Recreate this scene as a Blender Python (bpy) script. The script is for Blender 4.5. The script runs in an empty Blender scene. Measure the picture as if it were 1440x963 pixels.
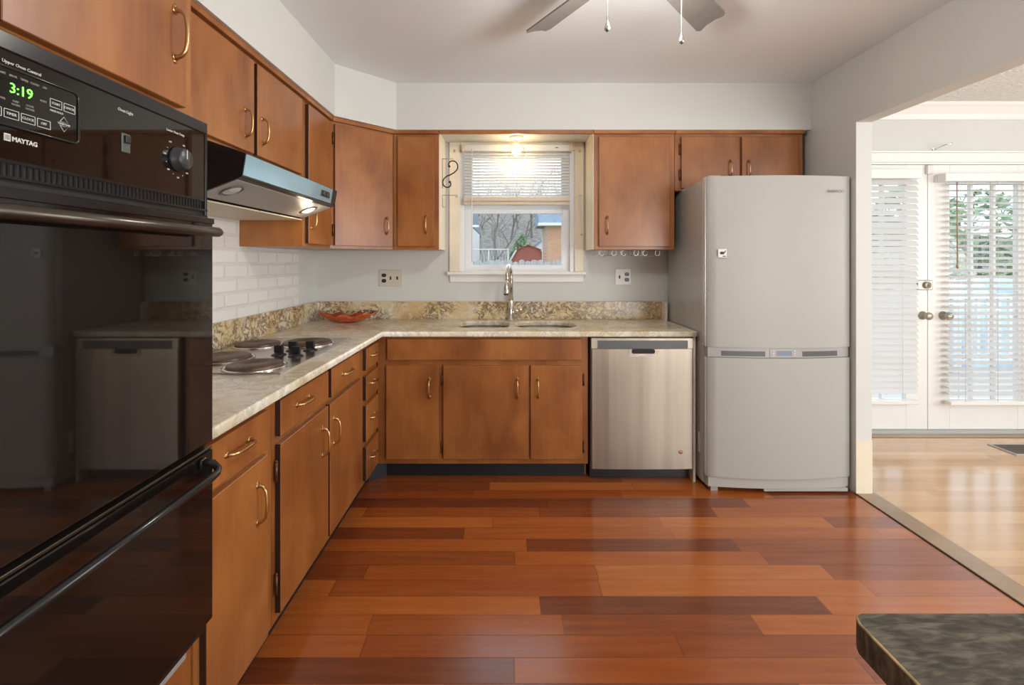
import bpy, bmesh, math, random
from mathutils import Vector, Matrix
PI = math.pi
random.seed(7)
S = bpy.context.scene
C = S.collection

# ------------------------------------------------------------------ camera
cam_d = bpy.data.cameras.new('camera'); cam = bpy.data.objects.new('camera', cam_d); C.objects.link(cam)
cam.location = (0, 0, 1.31); cam.rotation_euler = (PI/2, 0, 0)
cam_d.sensor_width = 36; cam_d.lens = 687/1440*36
cam_d.shift_x = (720-713)/1440; cam_d.shift_y = -(481.5-367)/1440
cam_d.clip_start = 0.02; cam_d.clip_end = 400
S.camera = cam
# ------------------------------------------------------------------ world, exposure
S.view_settings.view_transform = 'Standard'; S.view_settings.look = 'None'
S.view_settings.gamma = 1; S.view_settings.use_curve_mapping = False
S.view_settings.exposure = 0.16
w = bpy.data.worlds.new('overcast_sky'); S.world = w; w.use_nodes = True
bg = w.node_tree.nodes['Background']
bg.inputs[0].default_value = (0.80, 0.90, 1.0, 1); bg.inputs[1].default_value = 2.1
# ------------------------------------------------------------------ area lights (fill added behind and beside the camera, where no windows are built)
def area(name, loc, direction, sx, sy, power, col=(1, 1, 1), spread=PI):
    l = bpy.data.lights.new(name, 'AREA'); l.shape = 'RECTANGLE'; l.size = sx; l.size_y = sy
    l.energy = power; l.color = col; l.spread = spread
    o = bpy.data.objects.new(name, l); C.objects.link(o); o.location = loc
    o.rotation_euler = Vector(direction).to_track_quat('-Z', 'Y').to_euler()
    return o
area('rear_fill_light', (2.75, -2.50, 1.35), (-.30, 1, 0.42), 3.0, 1.6, 205, (0.95, 0.98, 1.0))  # added fill behind the camera, tilted up to brighten the ceiling
area('dining_fill_light', (5.40, 0.9, 1.5), (-1, 0.15, 0.1), 2.6, 1.5, 88, (0.93, 0.97, 1.0))  # added fill out of view, brightens the dining side
def point(name, loc, power, col, r):
    l = bpy.data.lights.new(name, 'POINT'); l.energy = power; l.color = col; l.shadow_soft_size = r
    o = bpy.data.objects.new(name, l); C.objects.link(o); o.location = loc
    return o

# ------------------------------------------------------------------ materials
def new_mat(name):
    m = bpy.data.materials.new(name); m.use_nodes = True
    nt = m.node_tree; b = nt.nodes['Principled BSDF']
    return m, nt, b
def simple(name, col, rough=0.5, metal=0.0, spec=0.5, coat=0.0, bump=None, trans=0.0, emit=None, es=1.0, var=None, aniso=0.0):
    m, nt, b = new_mat(name)
    b.inputs['Base Color'].default_value = (*col, 1); b.inputs['Roughness'].default_value = rough
    b.inputs['Metallic'].default_value = metal; b.inputs['Specular IOR Level'].default_value = spec
    b.inputs['Coat Weight'].default_value = coat; b.inputs['Coat Roughness'].default_value = 0.08
    b.inputs['Transmission Weight'].default_value = trans; b.inputs['Anisotropic'].default_value = aniso
    if emit: b.inputs['Emission Color'].default_value = (*emit, 1); b.inputs['Emission Strength'].default_value = es
    if var or bump:
        g = nt.nodes.new('ShaderNodeNewGeometry')
        mp = nt.nodes.new('ShaderNodeMapping'); nt.links.new(g.outputs['Position'], mp.inputs[0])
        n = nt.nodes.new('ShaderNodeTexNoise'); nt.links.new(mp.outputs[0], n.inputs['Vector'])
        sc, am, stretch = (var or (20, 0.06, (1, 1, 1)))
        n.inputs['Scale'].default_value = sc; n.inputs['Detail'].default_value = 5
        mp.inputs['Scale'].default_value = stretch
        if var:
            r = nt.nodes.new('ShaderNodeMapRange'); nt.links.new(n.outputs[0], r.inputs[0])
            r.inputs[1].default_value = .3; r.inputs[2].default_value = .7
            r.inputs[3].default_value = 1-am; r.inputs[4].default_value = 1+am
            v = nt.nodes.new('ShaderNodeVectorMath'); v.operation = 'SCALE'
            v.inputs[0].default_value = col; nt.links.new(r.outputs[0], v.inputs['Scale'])
            nt.links.new(v.outputs[0], b.inputs['Base Color'])
        if bump:
            n2 = nt.nodes.new('ShaderNodeTexNoise'); nt.links.new(g.outputs['Position'], n2.inputs['Vector'])
            n2.inputs['Scale'].default_value = bump[0]; n2.inputs['Detail'].default_value = 4
            bp = nt.nodes.new('ShaderNodeBump'); bp.inputs['Strength'].default_value = bump[1]; bp.inputs['Distance'].default_value = bump[2]
            nt.links.new(n2.outputs[0], bp.inputs['Height']); nt.links.new(bp.outputs[0], b.inputs['Normal'])
    return m
def mathn(nt, op, a, b=None, c=None):
    n = nt.nodes.new('ShaderNodeMath'); n.operation = op
    for i, v in enumerate((a, b, c)):
        if v is None: continue
        if isinstance(v, (int, float)): n.inputs[i].default_value = v
        else: nt.links.new(v, n.inputs[i])
    return n.outputs[0]
def ramp(nt, fac, stops, interp='LINEAR'):
    r = nt.nodes.new('ShaderNodeValToRGB'); nt.links.new(fac, r.inputs[0]); e = r.color_ramp.elements
    r.color_ramp.interpolation = interp
    while len(e) < len(stops): e.new(0.5)
    for el, (p, c) in zip(e, stops): el.position = p; el.color = (*c, 1)
    return r.outputs[0]
def mixc(nt, fac, a, b, mode='MIX'):
    n = nt.nodes.new('ShaderNodeMix'); n.data_type = 'RGBA'; n.blend_type = mode
    for i, v in ((0, fac), (6, a), (7, b)):
        if isinstance(v, (int, float)): n.inputs[i].default_value = v
        elif isinstance(v, tuple): n.inputs[i].default_value = (*v, 1)
        else: nt.links.new(v, n.inputs[i])
    return n.outputs[2]

def wood_mat(name, dark, mid, light, rough=0.34, scale=(1, 1, .55), coat=.2):
    m, nt, b = new_mat(name)
    g = nt.nodes.new('ShaderNodeTexCoord'); oi = nt.nodes.new('ShaderNodeObjectInfo')
    off = nt.nodes.new('ShaderNodeVectorMath'); off.operation = 'ADD'
    k = mathn(nt, 'MULTIPLY', oi.outputs['Random'], 17.0)
    nt.links.new(g.outputs['Object'], off.inputs[0]); nt.links.new(k, off.inputs[1])
    mp = nt.nodes.new('ShaderNodeMapping'); mp.inputs['Scale'].default_value = scale; nt.links.new(off.outputs[0], mp.inputs[0])
    n1 = nt.nodes.new('ShaderNodeTexNoise'); n1.inputs['Scale'].default_value = 5; n1.inputs['Detail'].default_value = 6
    n1.inputs['Distortion'].default_value = .4
    nt.links.new(mp.outputs[0], n1.inputs['Vector'])
    mp2 = nt.nodes.new('ShaderNodeMapping'); mp2.inputs['Scale'].default_value = (1, 1, .06); nt.links.new(off.outputs[0], mp2.inputs[0])
    n2 = nt.nodes.new('ShaderNodeTexNoise'); n2.inputs['Scale'].default_value = 70; n2.inputs['Detail'].default_value = 3
    nt.links.new(mp2.outputs[0], n2.inputs['Vector'])
    f = mathn(nt, 'ADD', mathn(nt, 'MULTIPLY', n1.outputs[0], .84), mathn(nt, 'MULTIPLY', n2.outputs[0], .16))
    col = ramp(nt, f, [(.33, dark), (.5, mid), (.68, light)])
    nt.links.new(col, b.inputs['Base Color'])
    b.inputs['Roughness'].default_value = rough; b.inputs['Coat Weight'].default_value = coat; b.inputs['Coat Roughness'].default_value = .18
    bp = nt.nodes.new('ShaderNodeBump'); bp.inputs['Strength'].default_value = .08; bp.inputs['Distance'].default_value = .002
    nt.links.new(n2.outputs[0], bp.inputs['Height']); nt.links.new(bp.outputs[0], b.inputs['Normal'])
    return m

def plank_mat(name, width, length, stops, rough, groove_dark, axis='X', jitter=.35, groove=.0012, coat=0.0):
    m, nt, b = new_mat(name)
    g = nt.nodes.new('ShaderNodeNewGeometry'); sp = nt.nodes.new('ShaderNodeSeparateXYZ'); nt.links.new(g.outputs['Position'], sp.inputs[0])
    u, v = (sp.outputs[0], sp.outputs[1]) if axis == 'X' else (sp.outputs[1], sp.outputs[0])
    vv = mathn(nt, 'DIVIDE', mathn(nt, 'ADD', v, 50.0), width)
    row = mathn(nt, 'FLOOR', vv); fv = mathn(nt, 'FRACT', vv)
    wn = nt.nodes.new('ShaderNodeTexWhiteNoise'); wn.noise_dimensions = '1D'; nt.links.new(row, wn.inputs['W'])
    ln = mathn(nt, 'MULTIPLY_ADD', wn.outputs['Value'], length*jitter, length*(1-jitter/2))
    wn3 = nt.nodes.new('ShaderNodeTexWhiteNoise'); wn3.noise_dimensions = '1D'; nt.links.new(mathn(nt, 'ADD', row, 77.3), wn3.inputs['W'])
    uu = mathn(nt, 'ADD', mathn(nt, 'DIVIDE', mathn(nt, 'ADD', u, 40.0), ln), mathn(nt, 'MULTIPLY', wn3.outputs['Value'], 9.7))
    idx = mathn(nt, 'FLOOR', uu); fu = mathn(nt, 'FRACT', uu)
    cv = nt.nodes.new('ShaderNodeCombineXYZ'); nt.links.new(row, cv.inputs[0]); nt.links.new(idx, cv.inputs[1])
    wn2 = nt.nodes.new('ShaderNodeTexWhiteNoise'); wn2.noise_dimensions = '2D'; nt.links.new(cv.outputs[0], wn2.inputs['Vector'])
    # grain
    cg = nt.nodes.new('ShaderNodeCombineXYZ')
    nt.links.new(mathn(nt, 'MULTIPLY', u, 2.0), cg.inputs[0]); nt.links.new(mathn(nt, 'MULTIPLY', v, 26.0), cg.inputs[1])
    nt.links.new(mathn(nt, 'MULTIPLY', wn2.outputs['Value'], 60), cg.inputs[2])
    gn = nt.nodes.new('ShaderNodeTexNoise'); gn.inputs['Scale'].default_value = 1.6; gn.inputs['Detail'].default_value = 6; nt.links.new(cg.outputs[0], gn.inputs['Vector'])
    f = mathn(nt, 'ADD', mathn(nt, 'MULTIPLY', wn2.outputs['Value'], .8), mathn(nt, 'MULTIPLY', mathn(nt, 'SUBTRACT', gn.outputs[0], .5), .55))
    f = mathn(nt, 'ADD', f, .1)
    col = ramp(nt, f, stops)
    ev = mathn(nt, 'MULTIPLY', mathn(nt, 'MINIMUM', fv, mathn(nt, 'SUBTRACT', 1.0, fv)), width)
    eu = mathn(nt, 'MULTIPLY', mathn(nt, 'MINIMUM', fu, mathn(nt, 'SUBTRACT', 1.0, fu)), length)
    e = mathn(nt, 'MINIMUM', ev, eu)
    mr = nt.nodes.new('ShaderNodeMapRange'); nt.links.new(e, mr.inputs[0]); mr.inputs[1].default_value = groove*.4; mr.inputs[2].default_value = groove*1.6
    mr.inputs[3].default_value = groove_dark; mr.inputs[4].default_value = 0
    nt.links.new(mixc(nt, mr.outputs[0], col, tuple(c*.25 for c in stops[0][1])), b.inputs['Base Color'])
    b.inputs['Roughness'].default_value = rough
    rr = mathn(nt, 'MULTIPLY_ADD', gn.outputs[0], .14, rough-.07); nt.links.new(rr, b.inputs['Roughness'])
    b.inputs['Coat Weight'].default_value = coat; b.inputs['Coat Roughness'].default_value = .2
    bp = nt.nodes.new('ShaderNodeBump'); bp.inputs['Strength'].default_value = .35; bp.inputs['Distance'].default_value = .001
    nt.links.new(mathn(nt, 'SUBTRACT', mathn(nt, 'MULTIPLY', gn.outputs[0], .12), mr.outputs[0]), bp.inputs['Height']); nt.links.new(bp.outputs[0], b.inputs['Normal'])
    return m

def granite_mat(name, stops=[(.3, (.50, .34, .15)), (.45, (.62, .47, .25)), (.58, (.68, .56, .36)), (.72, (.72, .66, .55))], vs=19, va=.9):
    m, nt, b = new_mat(name)
    g = nt.nodes.new('ShaderNodeNewGeometry')
    n1 = nt.nodes.new('ShaderNodeTexNoise'); n1.inputs['Scale'].default_value = 5; n1.inputs['Detail'].default_value = 7; n1.inputs['Distortion'].default_value = .8
    nt.links.new(g.outputs['Position'], n1.inputs['Vector'])
    base = ramp(nt, n1.outputs[0], stops)
    n2 = nt.nodes.new('ShaderNodeTexNoise'); n2.inputs['Scale'].default_value = vs; n2.inputs['Detail'].default_value = 8; n2.inputs['Roughness'].default_value = .72; n2.inputs['Distortion'].default_value = .7
    nt.links.new(g.outputs['Position'], n2.inputs['Vector'])
    vein = ramp(nt, n2.outputs[0], [(.0, (0, 0, 0)), (.45, (0, 0, 0)), (.48, (1, 1, 1)), (.51, (1, 1, 1)), (.55, (0, 0, 0)), (1, (0, 0, 0))])
    n3 = nt.nodes.new('ShaderNodeTexNoise'); n3.inputs['Scale'].default_value = 4.5; nt.links.new(g.outputs['Position'], n3.inputs['Vector'])
    patch = ramp(nt, n3.outputs[0], [(.36, (.2, .2, .2)), (.48, (1, 1, 1))])
    f = nt.nodes.new('ShaderNodeMath'); f.operation = 'MULTIPLY'; nt.links.new(vein, f.inputs[0]); nt.links.new(patch, f.inputs[1])
    c1 = mixc(nt, mathn(nt, 'MULTIPLY', f.outputs[0], va), base, (.13, .075, .05))
    n4 = nt.nodes.new('ShaderNodeTexVoronoi'); n4.inputs['Scale'].default_value = 130; nt.links.new(g.outputs['Position'], n4.inputs['Vector'])
    sp = ramp(nt, n4.outputs['Distance'], [(.0, (1, 1, 1)), (.16, (0, 0, 0))])
    c2 = mixc(nt, mathn(nt, 'MULTIPLY', sp, .4), c1, (.25, .2, .17))
    nt.links.new(c2, b.inputs['Base Color'])
    b.inputs['Roughness'].default_value = .22; b.inputs['Specular IOR Level'].default_value = .7
    return m

def brick_mat(name, c1, c2, mortar, bw, rh, ms, axes, bump=.6, rough=.55, dist=.004):
    m, nt, b = new_mat(name)
    g = nt.nodes.new('ShaderNodeNewGeometry'); sp = nt.nodes.new('ShaderNodeSeparateXYZ'); nt.links.new(g.outputs['Position'], sp.inputs[0])
    cv = nt.nodes.new('ShaderNodeCombineXYZ'); nt.links.new(sp.outputs[axes[0]], cv.inputs[0]); nt.links.new(sp.outputs[axes[1]], cv.inputs[1])
    t = nt.nodes.new('ShaderNodeTexBrick'); nt.links.new(cv.outputs[0], t.inputs['Vector'])
    t.inputs['Color1'].default_value = (*c1, 1); t.inputs['Color2'].default_value = (*c2, 1); t.inputs['Mortar'].default_value = (*mortar, 1)
    t.inputs['Scale'].default_value = 1; t.inputs['Brick Width'].default_value = bw; t.inputs['Row Height'].default_value = rh
    t.inputs['Mortar Size'].default_value = ms; t.inputs['Mortar Smooth'].default_value = .5
    nt.links.new(t.outputs['Color'], b.inputs['Base Color']); b.inputs['Roughness'].default_value = rough
    n = nt.nodes.new('ShaderNodeTexNoise'); n.inputs['Scale'].default_value = 40; nt.links.new(g.outputs['Position'], n.inputs['Vector'])
    h = mathn(nt, 'ADD', mathn(nt, 'SUBTRACT', 1.0, t.outputs['Fac']), mathn(nt, 'MULTIPLY', n.outputs[0], .3))
    bp = nt.nodes.new('ShaderNodeBump'); bp.inputs['Strength'].default_value = bump; bp.inputs['Distance'].default_value = dist
    nt.links.new(h, bp.inputs['Height']); nt.links.new(bp.outputs[0], b.inputs['Normal'])
    return m

M = {}
M['cab'] = wood_mat('cabinet_wood', (.215, .068, .016), (.31, .107, .026), (.40, .155, .040))
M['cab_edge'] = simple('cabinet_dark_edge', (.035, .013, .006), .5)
M['cab_recess'] = simple('dark_recess', (.012, .009, .008), .7)
M['cream'] = simple('cream_paint', (.78, .70, .56), .45, var=(8, .04, (1, 1, 1)))
M['wall'] = simple('wall_paint', (.64, .645, .615), .75, bump=(90, .15, .001), var=(2.0, .02, (1, 1, 1)))
M['ceil'] = simple('ceiling_paint', (.84, .885, .92), .6, bump=(6, .08, .01))
M['popcorn'] = simple('textured_ceiling', (.80, .78, .74), .9, bump=(45, 1.0, .012))
M['white'] = simple('white_trim_paint', (.83, .82, .79), .35)
M['vinyl'] = simple('white_vinyl', (.80, .82, .84), .35)
M['tan'] = simple('tan_plastic', (.62, .50, .36), .4)
M['black_vinyl'] = simple('black_cove_vinyl', (.010, .012, .016), .5)
M['floor'] = plank_mat('cherry_planks', .0985, .92, [(.0, (.14, .034, .012)), (.25, (.22, .052, .014)), (.55, (.33, .082, .016)), (.82, (.43, .120, .022)), (1, (.48, .155, .033))], .21, .55, jitter=.5)
M['floor'].node_tree.nodes['Principled BSDF'].inputs['Specular IOR Level'].default_value = .9
M['oak'] = plank_mat('oak_strips', .057, .75, [(.0, (.44, .22, .075)), (.5, (.56, .31, .115)), (1, (.66, .40, .17))], .15, .35, groove=.0007, coat=.6)
M['oak_board'] = wood_mat('oak_threshold', (.25, .15, .07), (.33, .21, .11), (.40, .27, .15), rough=.3, scale=(.3, 1, 1))
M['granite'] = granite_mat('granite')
M['granite_top'] = granite_mat('sheen_lightened_granite', [(.3, (.62, .50, .32)), (.45, (.72, .63, .46)), (.58, (.78, .72, .60)), (.72, (.80, .78, .74))], 12, .32)  # worktop copy of the granite, lightened to put its sheen into the colour
M['brick'] = brick_mat('painted_brick', (.76, .75, .73), (.73, .72, .70), (.68, .67, .65), .215, .072, .010, (1, 2))
M['blackglass'] = simple('black_glass', (.008, .006, .005), .03, spec=.6)
M['blackenamel'] = simple('black_enamel', (.012, .011, .011), .18)
M['blackmatte'] = simple('black_plastic', (.01, .01, .012), .4)
M['darkbronze'] = simple('dark_bar', (.10, .085, .07), .3, metal=.9)
M['brass'] = simple('antique_brass', (.55, .34, .15), .28, metal=1)
M['steel'] = simple('stainless_steel', (.62, .60, .57), .26, metal=1, var=(14, .10, (1, 1, .03)))
M['steel_dw'] = simple('brushed_stainless', (.37, .32, .255), .36, metal=.85, var=(5, .16, (2.2, 1, .10)))
M['chrome'] = simple('nickel', (.72, .70, .66), .16, metal=1)
M['darkgrey'] = simple('dark_grey_plastic', (.09, .09, .09), .35)
M['fridge'] = simple('fridge_enamel', (.40, .39, .36), .45, spec=.4, bump=(500, .05, .0004))
M['fridge_side'] = simple('fridge_side_enamel', (.40, .395, .37), .24, coat=.4)
M['fridge_strip'] = simple('fridge_silver_trim', (.60, .61, .62), .3, metal=.4)
M['fridge_band'] = simple('fridge_band_grey', (.36, .35, .335), .4, metal=.1)
M['lcd'] = simple('lcd_blue_grey', (.22, .28, .36), .2)
M['print'] = simple('light_print', (.62, .62, .60), .5)
M['printdim'] = simple('dim_print', (.30, .29, .27), .5)
M['green'] = simple('green_digits', (.1, .9, .1), .5, emit=(.22, 1.0, .08), es=1.6)
M['coil'] = simple('burner_iron', (.13, .085, .06), .38, metal=.5, var=(60, .3, (1, 1, 1)))
M['bluefilm'] = simple('blue_film_steel', (.25, .42, .50), .15, metal=.25, coat=.6)
M['filter'] = simple('hood_filter', (.62, .55, .42), .5, bump=(300, .4, .001))
M['lampglow'] = simple('lit_lamp', (1, .9, .7), .5, emit=(1, .82, .5), es=3)
M['filament'] = simple('glowing_filament', (1, .8, .5), .5, emit=(1, .80, .48), es=20)
M['dish'] = simple('orange_glaze', (.46, .085, .02), .3, coat=.5, var=(30, .35, (1, 1, 1)))
M['dish_rim'] = simple('dish_rim_brown', (.20, .10, .06), .5, var=(60, .5, (1, 1, 1)))
M['ivory'] = simple('ivory_plate', (.60, .56, .47), .35)
M['whiteplate'] = simple('white_plate', (.74, .72, .68), .35)
M['brown'] = simple('brown_bakelite', (.035, .022, .014), .35)
M['iron'] = simple('black_iron', (.02, .016, .014), .4, metal=.3)
M['greyiron'] = simple('grey_wire', (.25, .24, .24), .4, metal=.5)
M['whitewire'] = simple('white_wire', (.78, .77, .76), .3)
M['blade'] = simple('fan_blade_grey', (.20, .185, .165), .35, var=(20, .08, (1, 1, 1)))
M['vent'] = simple('vent_brown', (.20, .16, .12), .5, metal=.3)
M['chain'] = simple('grey_bead_chain', (.30, .29, .28), .5)
M['knob_black'] = simple('dial_black', (.035, .035, .038), .35)
M['door_metal'] = simple('aged_nickel', (.40, .37, .31), .38, metal=.7)
M['pebble'] = simple('grey_trim', (.45, .45, .44), .4)
def slat_mat(name, col, tr):
    m, nt, b = new_mat(name)
    b.inputs['Base Color'].default_value = (*col, 1); b.inputs['Roughness'].default_value = .45
    t = nt.nodes.new('ShaderNodeBsdfTranslucent'); t.inputs[0].default_value = (*col, 1)
    mx = nt.nodes.new('ShaderNodeMixShader'); mx.inputs[0].default_value = tr
    nt.links.new(b.outputs[0], mx.inputs[1]); nt.links.new(t.outputs[0], mx.inputs[2])
    nt.links.new(mx.outputs[0], nt.nodes['Material Output'].inputs[0]); return m
M['slat'] = slat_mat('blind_slat', (.86, .86, .86), .4)
def glass_mat(name, rough=0.0, ior=1.45, tint=(1, 1, 1), power=5.0):
    m, nt, b = new_mat(name)                       # thin clear pane: see-through with a fresnel reflection
    nt.nodes.remove(b)
    tr = nt.nodes.new('ShaderNodeBsdfTransparent'); tr.inputs[0].default_value = (*tint, 1)
    gl = nt.nodes.new('ShaderNodeBsdfGlossy'); gl.inputs['Roughness'].default_value = rough
    g = nt.nodes.new('ShaderNodeNewGeometry'); dt = nt.nodes.new('ShaderNodeVectorMath'); dt.operation = 'DOT_PRODUCT'
    nt.links.new(g.outputs['Incoming'], dt.inputs[0]); nt.links.new(g.outputs['Normal'], dt.inputs[1])
    f0 = ((ior-1)/(ior+1))**2
    fr = mathn(nt, 'MULTIPLY_ADD', mathn(nt, 'POWER', mathn(nt, 'SUBTRACT', 1.0, mathn(nt, 'ABSOLUTE', dt.outputs['Value'])), power), 1-f0, f0)
    mx = nt.nodes.new('ShaderNodeMixShader'); nt.links.new(fr, mx.inputs[0])
    nt.links.new(tr.outputs[0], mx.inputs[1]); nt.links.new(gl.outputs[0], mx.inputs[2])
    nt.links.new(mx.outputs[0], nt.nodes['Material Output'].inputs[0]); return m
M['glass'] = glass_mat('window_glass', tint=(.97, .98, .98))
M['bulbglass'] = glass_mat('bulb_glass', tint=(.98, .97, .95), ior=1.5, power=2.2)
def table_mat():
    m, nt, b = new_mat('worn_black_wood')
    g = nt.nodes.new('ShaderNodeNewGeometry'); mp = nt.nodes.new('ShaderNodeMapping'); mp.inputs['Scale'].default_value = (.8, 2.6, 1)
    mp.inputs['Rotation'].default_value = (0, 0, -.5)
    nt.links.new(g.outputs['Position'], mp.inputs[0])
    n = nt.nodes.new('ShaderNodeTexNoise'); n.inputs['Scale'].default_value = 34; n.inputs['Detail'].default_value = 8; n.inputs['Distortion'].default_value = .6
    nt.links.new(mp.outputs[0], n.inputs['Vector'])
    nt.links.new(ramp(nt, n.outputs[0], [(.35, (.030, .025, .017)), (.5, (.07, .06, .042)), (.68, (.16, .14, .10))]), b.inputs['Base Color'])
    b.inputs['Roughness'].default_value = .5
    bp = nt.nodes.new('ShaderNodeBump'); bp.inputs['Strength'].default_value = .6; bp.inputs['Distance'].default_value = .004
    nt.links.new(n.outputs[0], bp.inputs['Height']); nt.links.new(bp.outputs[0], b.inputs['Normal']); return m
M['table'] = table_mat()
M['wornedge'] = simple('worn_wood_edge', (.42, .31, .14), .5, var=(50, .5, (1, 1, 1)))
# outdoors
M['lawn'] = simple('winter_lawn', (.22, .22, .13), .9, var=(1.2, .3, (1, 1, 1)))
M['woods'] = simple('leafless_woods_floor', (.20, .185, .165), .95, var=(1.5, .4, (1, 1, .4)))
M['bark'] = simple('grey_bark', (.20, .18, .16), .9)
M['palebark'] = simple('pale_bark', (.42, .40, .37), .9)
M['fence'] = simple('weathered_fence', (.42, .42, .42), .8, var=(9, .25, (6, 1, .3)))
M['shedred'] = simple('red_shed_siding', (.42, .13, .10), .7, var=(6, .1, (4, 1, .2)))
M['housebrick'] = brick_mat('house_brick', (.62, .30, .16), (.54, .25, .13), (.50, .42, .35), .22, .075, .01, (0, 2), .2)
M['roof'] = simple('blue_grey_shingles', (.20, .26, .33), .8, var=(5, .15, (1, 1, 1)))
M['extwhite'] = simple('outdoor_white', (.75, .76, .77), .5)
M['evergreen'] = simple('evergreen_leaves', (.26, .36, .22), .8, var=(4, .4, (1, 1, 1)))
M['tarp'] = simple('pale_blue_tarp', (.40, .58, .80), .5, var=(3, .3, (1, 1, 1)))
M['deck'] = simple('deck_boards', (.55, .53, .50), .6)

# ------------------------------------------------------------------ mesh builder
WORLD = {}
class MB:
    def __init__(s): s.bm = bmesh.new(); s.mats = []
    def mi(s, m):
        if m is None: m = s.mats[0] if s.mats else 'white'
        if m not in s.mats: s.mats.append(m)
        return s.mats.index(m)
    def poly(s, pts, m=None, smooth=False):
        f = s.bm.faces.new([s.bm.verts.new(p) for p in pts]); f.material_index = s.mi(m); f.smooth = smooth; return f
    def box(s, x0, x1, y0, y1, z0, z1, m=None, bev=0.0, seg=1, mx=None, my=None, mz=None, skip=()):
        b = bmesh.new()
        v = [b.verts.new(p) for p in [(x0,y0,z0),(x1,y0,z0),(x1,y1,z0),(x0,y1,z0),(x0,y0,z1),(x1,y0,z1),(x1,y1,z1),(x0,y1,z1)]]
        i = s.mi(m); ix = s.mi(mx) if mx else i; iy = s.mi(my) if my else i; iz = s.mi(mz) if mz else i
        for q, k in (((0,3,2,1), iz), ((4,5,6,7), iz), ((0,1,5,4), iy), ((2,3,7,6), iy), ((1,2,6,5), ix), ((3,0,4,7), ix)):
            f = b.faces.new([v[a] for a in q]); f.material_index = k
        if bev > 0:
            bmesh.ops.bevel(b, geom=list(b.edges), offset=bev, segments=seg, profile=.5, affect='EDGES', material=-1)
        s.merge(b)
    def merge(s, b, mat=None):
        me = bpy.data.meshes.new('tmp'); 
        if mat is not None: bmesh.ops.transform(b, matrix=mat, verts=b.verts)
        b.to_mesh(me); b.free(); s.bm.from_mesh(me); bpy.data.meshes.remove(me)
    def prism(s, pts, axis, a, b, m=None, bev=0, smooth=False):
        """polygon pts (2-D) extruded along axis from a to b"""
        def P(p, t): return {'x': (t, p[0], p[1]), 'y': (p[0], t, p[1]), 'z': (p[0], p[1], t)}[axis]
        bb = bmesh.new(); i = s.mi(m)
        v0 = [bb.verts.new(P(p, a)) for p in pts]; v1 = [bb.verts.new(P(p, b)) for p in pts]
        fs = [bb.faces.new(v0[::-1]), bb.faces.new(v1)]
        n = len(pts)
        for k in range(n):
            f = bb.faces.new((v0[k], v0[(k+1) % n], v1[(k+1) % n], v1[k])); f.smooth = smooth; fs.append(f)
        for f in fs: f.material_index = i
        if smooth:
            for f in fs[:2]:
                for e in f.edges: e.smooth = False
        bmesh.ops.recalc_face_normals(bb, faces=bb.faces)
        if bev: bmesh.ops.bevel(bb, geom=list(bb.edges), offset=bev, segments=2, profile=.5, affect='EDGES', material=-1)
        s.merge(bb)
    def tube(s, pts, r, m=None, seg=10, cap=True):
        pts = [Vector(p) for p in pts]; n = len(pts)
        rs = r if isinstance(r, (list, tuple)) else [r]*n
        i = s.mi(m); rings = []; up = None
        for k in range(n):
            t = (pts[min(k+1, n-1)] - pts[max(k-1, 0)]).normalized()
            if up is None:
                up = Vector((0, 0, 1)) if abs(t.z) < .9 else Vector((1, 0, 0))
            a = (up - t*up.dot(t)).normalized(); up = a; b = t.cross(a)
            rings.append([s.bm.verts.new(pts[k] + (a*math.cos(2*PI*j/seg) + b*math.sin(2*PI*j/seg))*rs[k]) for j in range(seg)])
        for k in range(n-1):
            for j in range(seg):
                f = s.bm.faces.new((rings[k][j], rings[k][(j+1) % seg], rings[k+1][(j+1) % seg], rings[k+1][j])); f.material_index = i; f.smooth = True
        if cap:
            for q in (rings[0][::-1], rings[-1]):
                f = s.bm.faces.new(q); f.material_index = i
    def lathe(s, prof, c, axis='z', m=None, seg=24, smooth=True):
        """prof list of (r, h) along axis from centre c"""
        i = s.mi(m); c = Vector(c)
        A = {'z': (Vector((1,0,0)), Vector((0,1,0)), Vector((0,0,1))), 'x': (Vector((0,1,0)), Vector((0,0,1)), Vector((1,0,0))),
             'y': (Vector((1,0,0)), Vector((0,0,1)), Vector((0,-1,0)))}[axis] if isinstance(axis, str) else axis
        rings = []
        for r, h in prof:
            if r < 1e-6: rings.append([s.bm.verts.new(c + A[2]*h)])
            else: rings.append([s.bm.verts.new(c + A[2]*h + (A[0]*math.cos(2*PI*j/seg) + A[1]*math.sin(2*PI*j/seg))*r) for j in range(seg)])
        for k in range(len(rings)-1):
            p, q = rings[k], rings[k+1]
            for j in range(seg):
                j2 = (j+1) % seg
                if len(p) == 1 and len(q) == 1: continue
                if len(p) == 1: f = s.bm.faces.new((p[0], q[j], q[j2]))
                elif len(q) == 1: f = s.bm.faces.new((p[j], p[j2], q[0]))
                else: f = s.bm.faces.new((p[j], p[j2], q[j2], q[j]))
                f.material_index = i; f.smooth = smooth
    def build(s, name, parent=None, origin=None, fixn=True):
        bm = s.bm
        if fixn: bmesh.ops.recalc_face_normals(bm, faces=bm.faces)
        if origin is None:
            xs = [v.co for v in bm.verts]
            lo = Vector((min(v.x for v in xs), min(v.y for v in xs), min(v.z for v in xs))); hi = Vector((max(v.x for v in xs), max(v.y for v in xs), max(v.z for v in xs)))
            origin = Vector(((lo.x+hi.x)/2, (lo.y+hi.y)/2, lo.z))
        origin = Vector(origin)
        bmesh.ops.translate(bm, vec=-origin, verts=bm.verts)
        me = bpy.data.meshes.new(name); bm.to_mesh(me); bm.free()
        for k in s.mats: me.materials.append(M[k])
        o = bpy.data.objects.new(name, me); C.objects.link(o)
        WORLD[o.name] = origin
        if parent is not None:
            o.parent = parent; o.location = origin - WORLD[parent.name]
        else: o.location = origin
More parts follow.
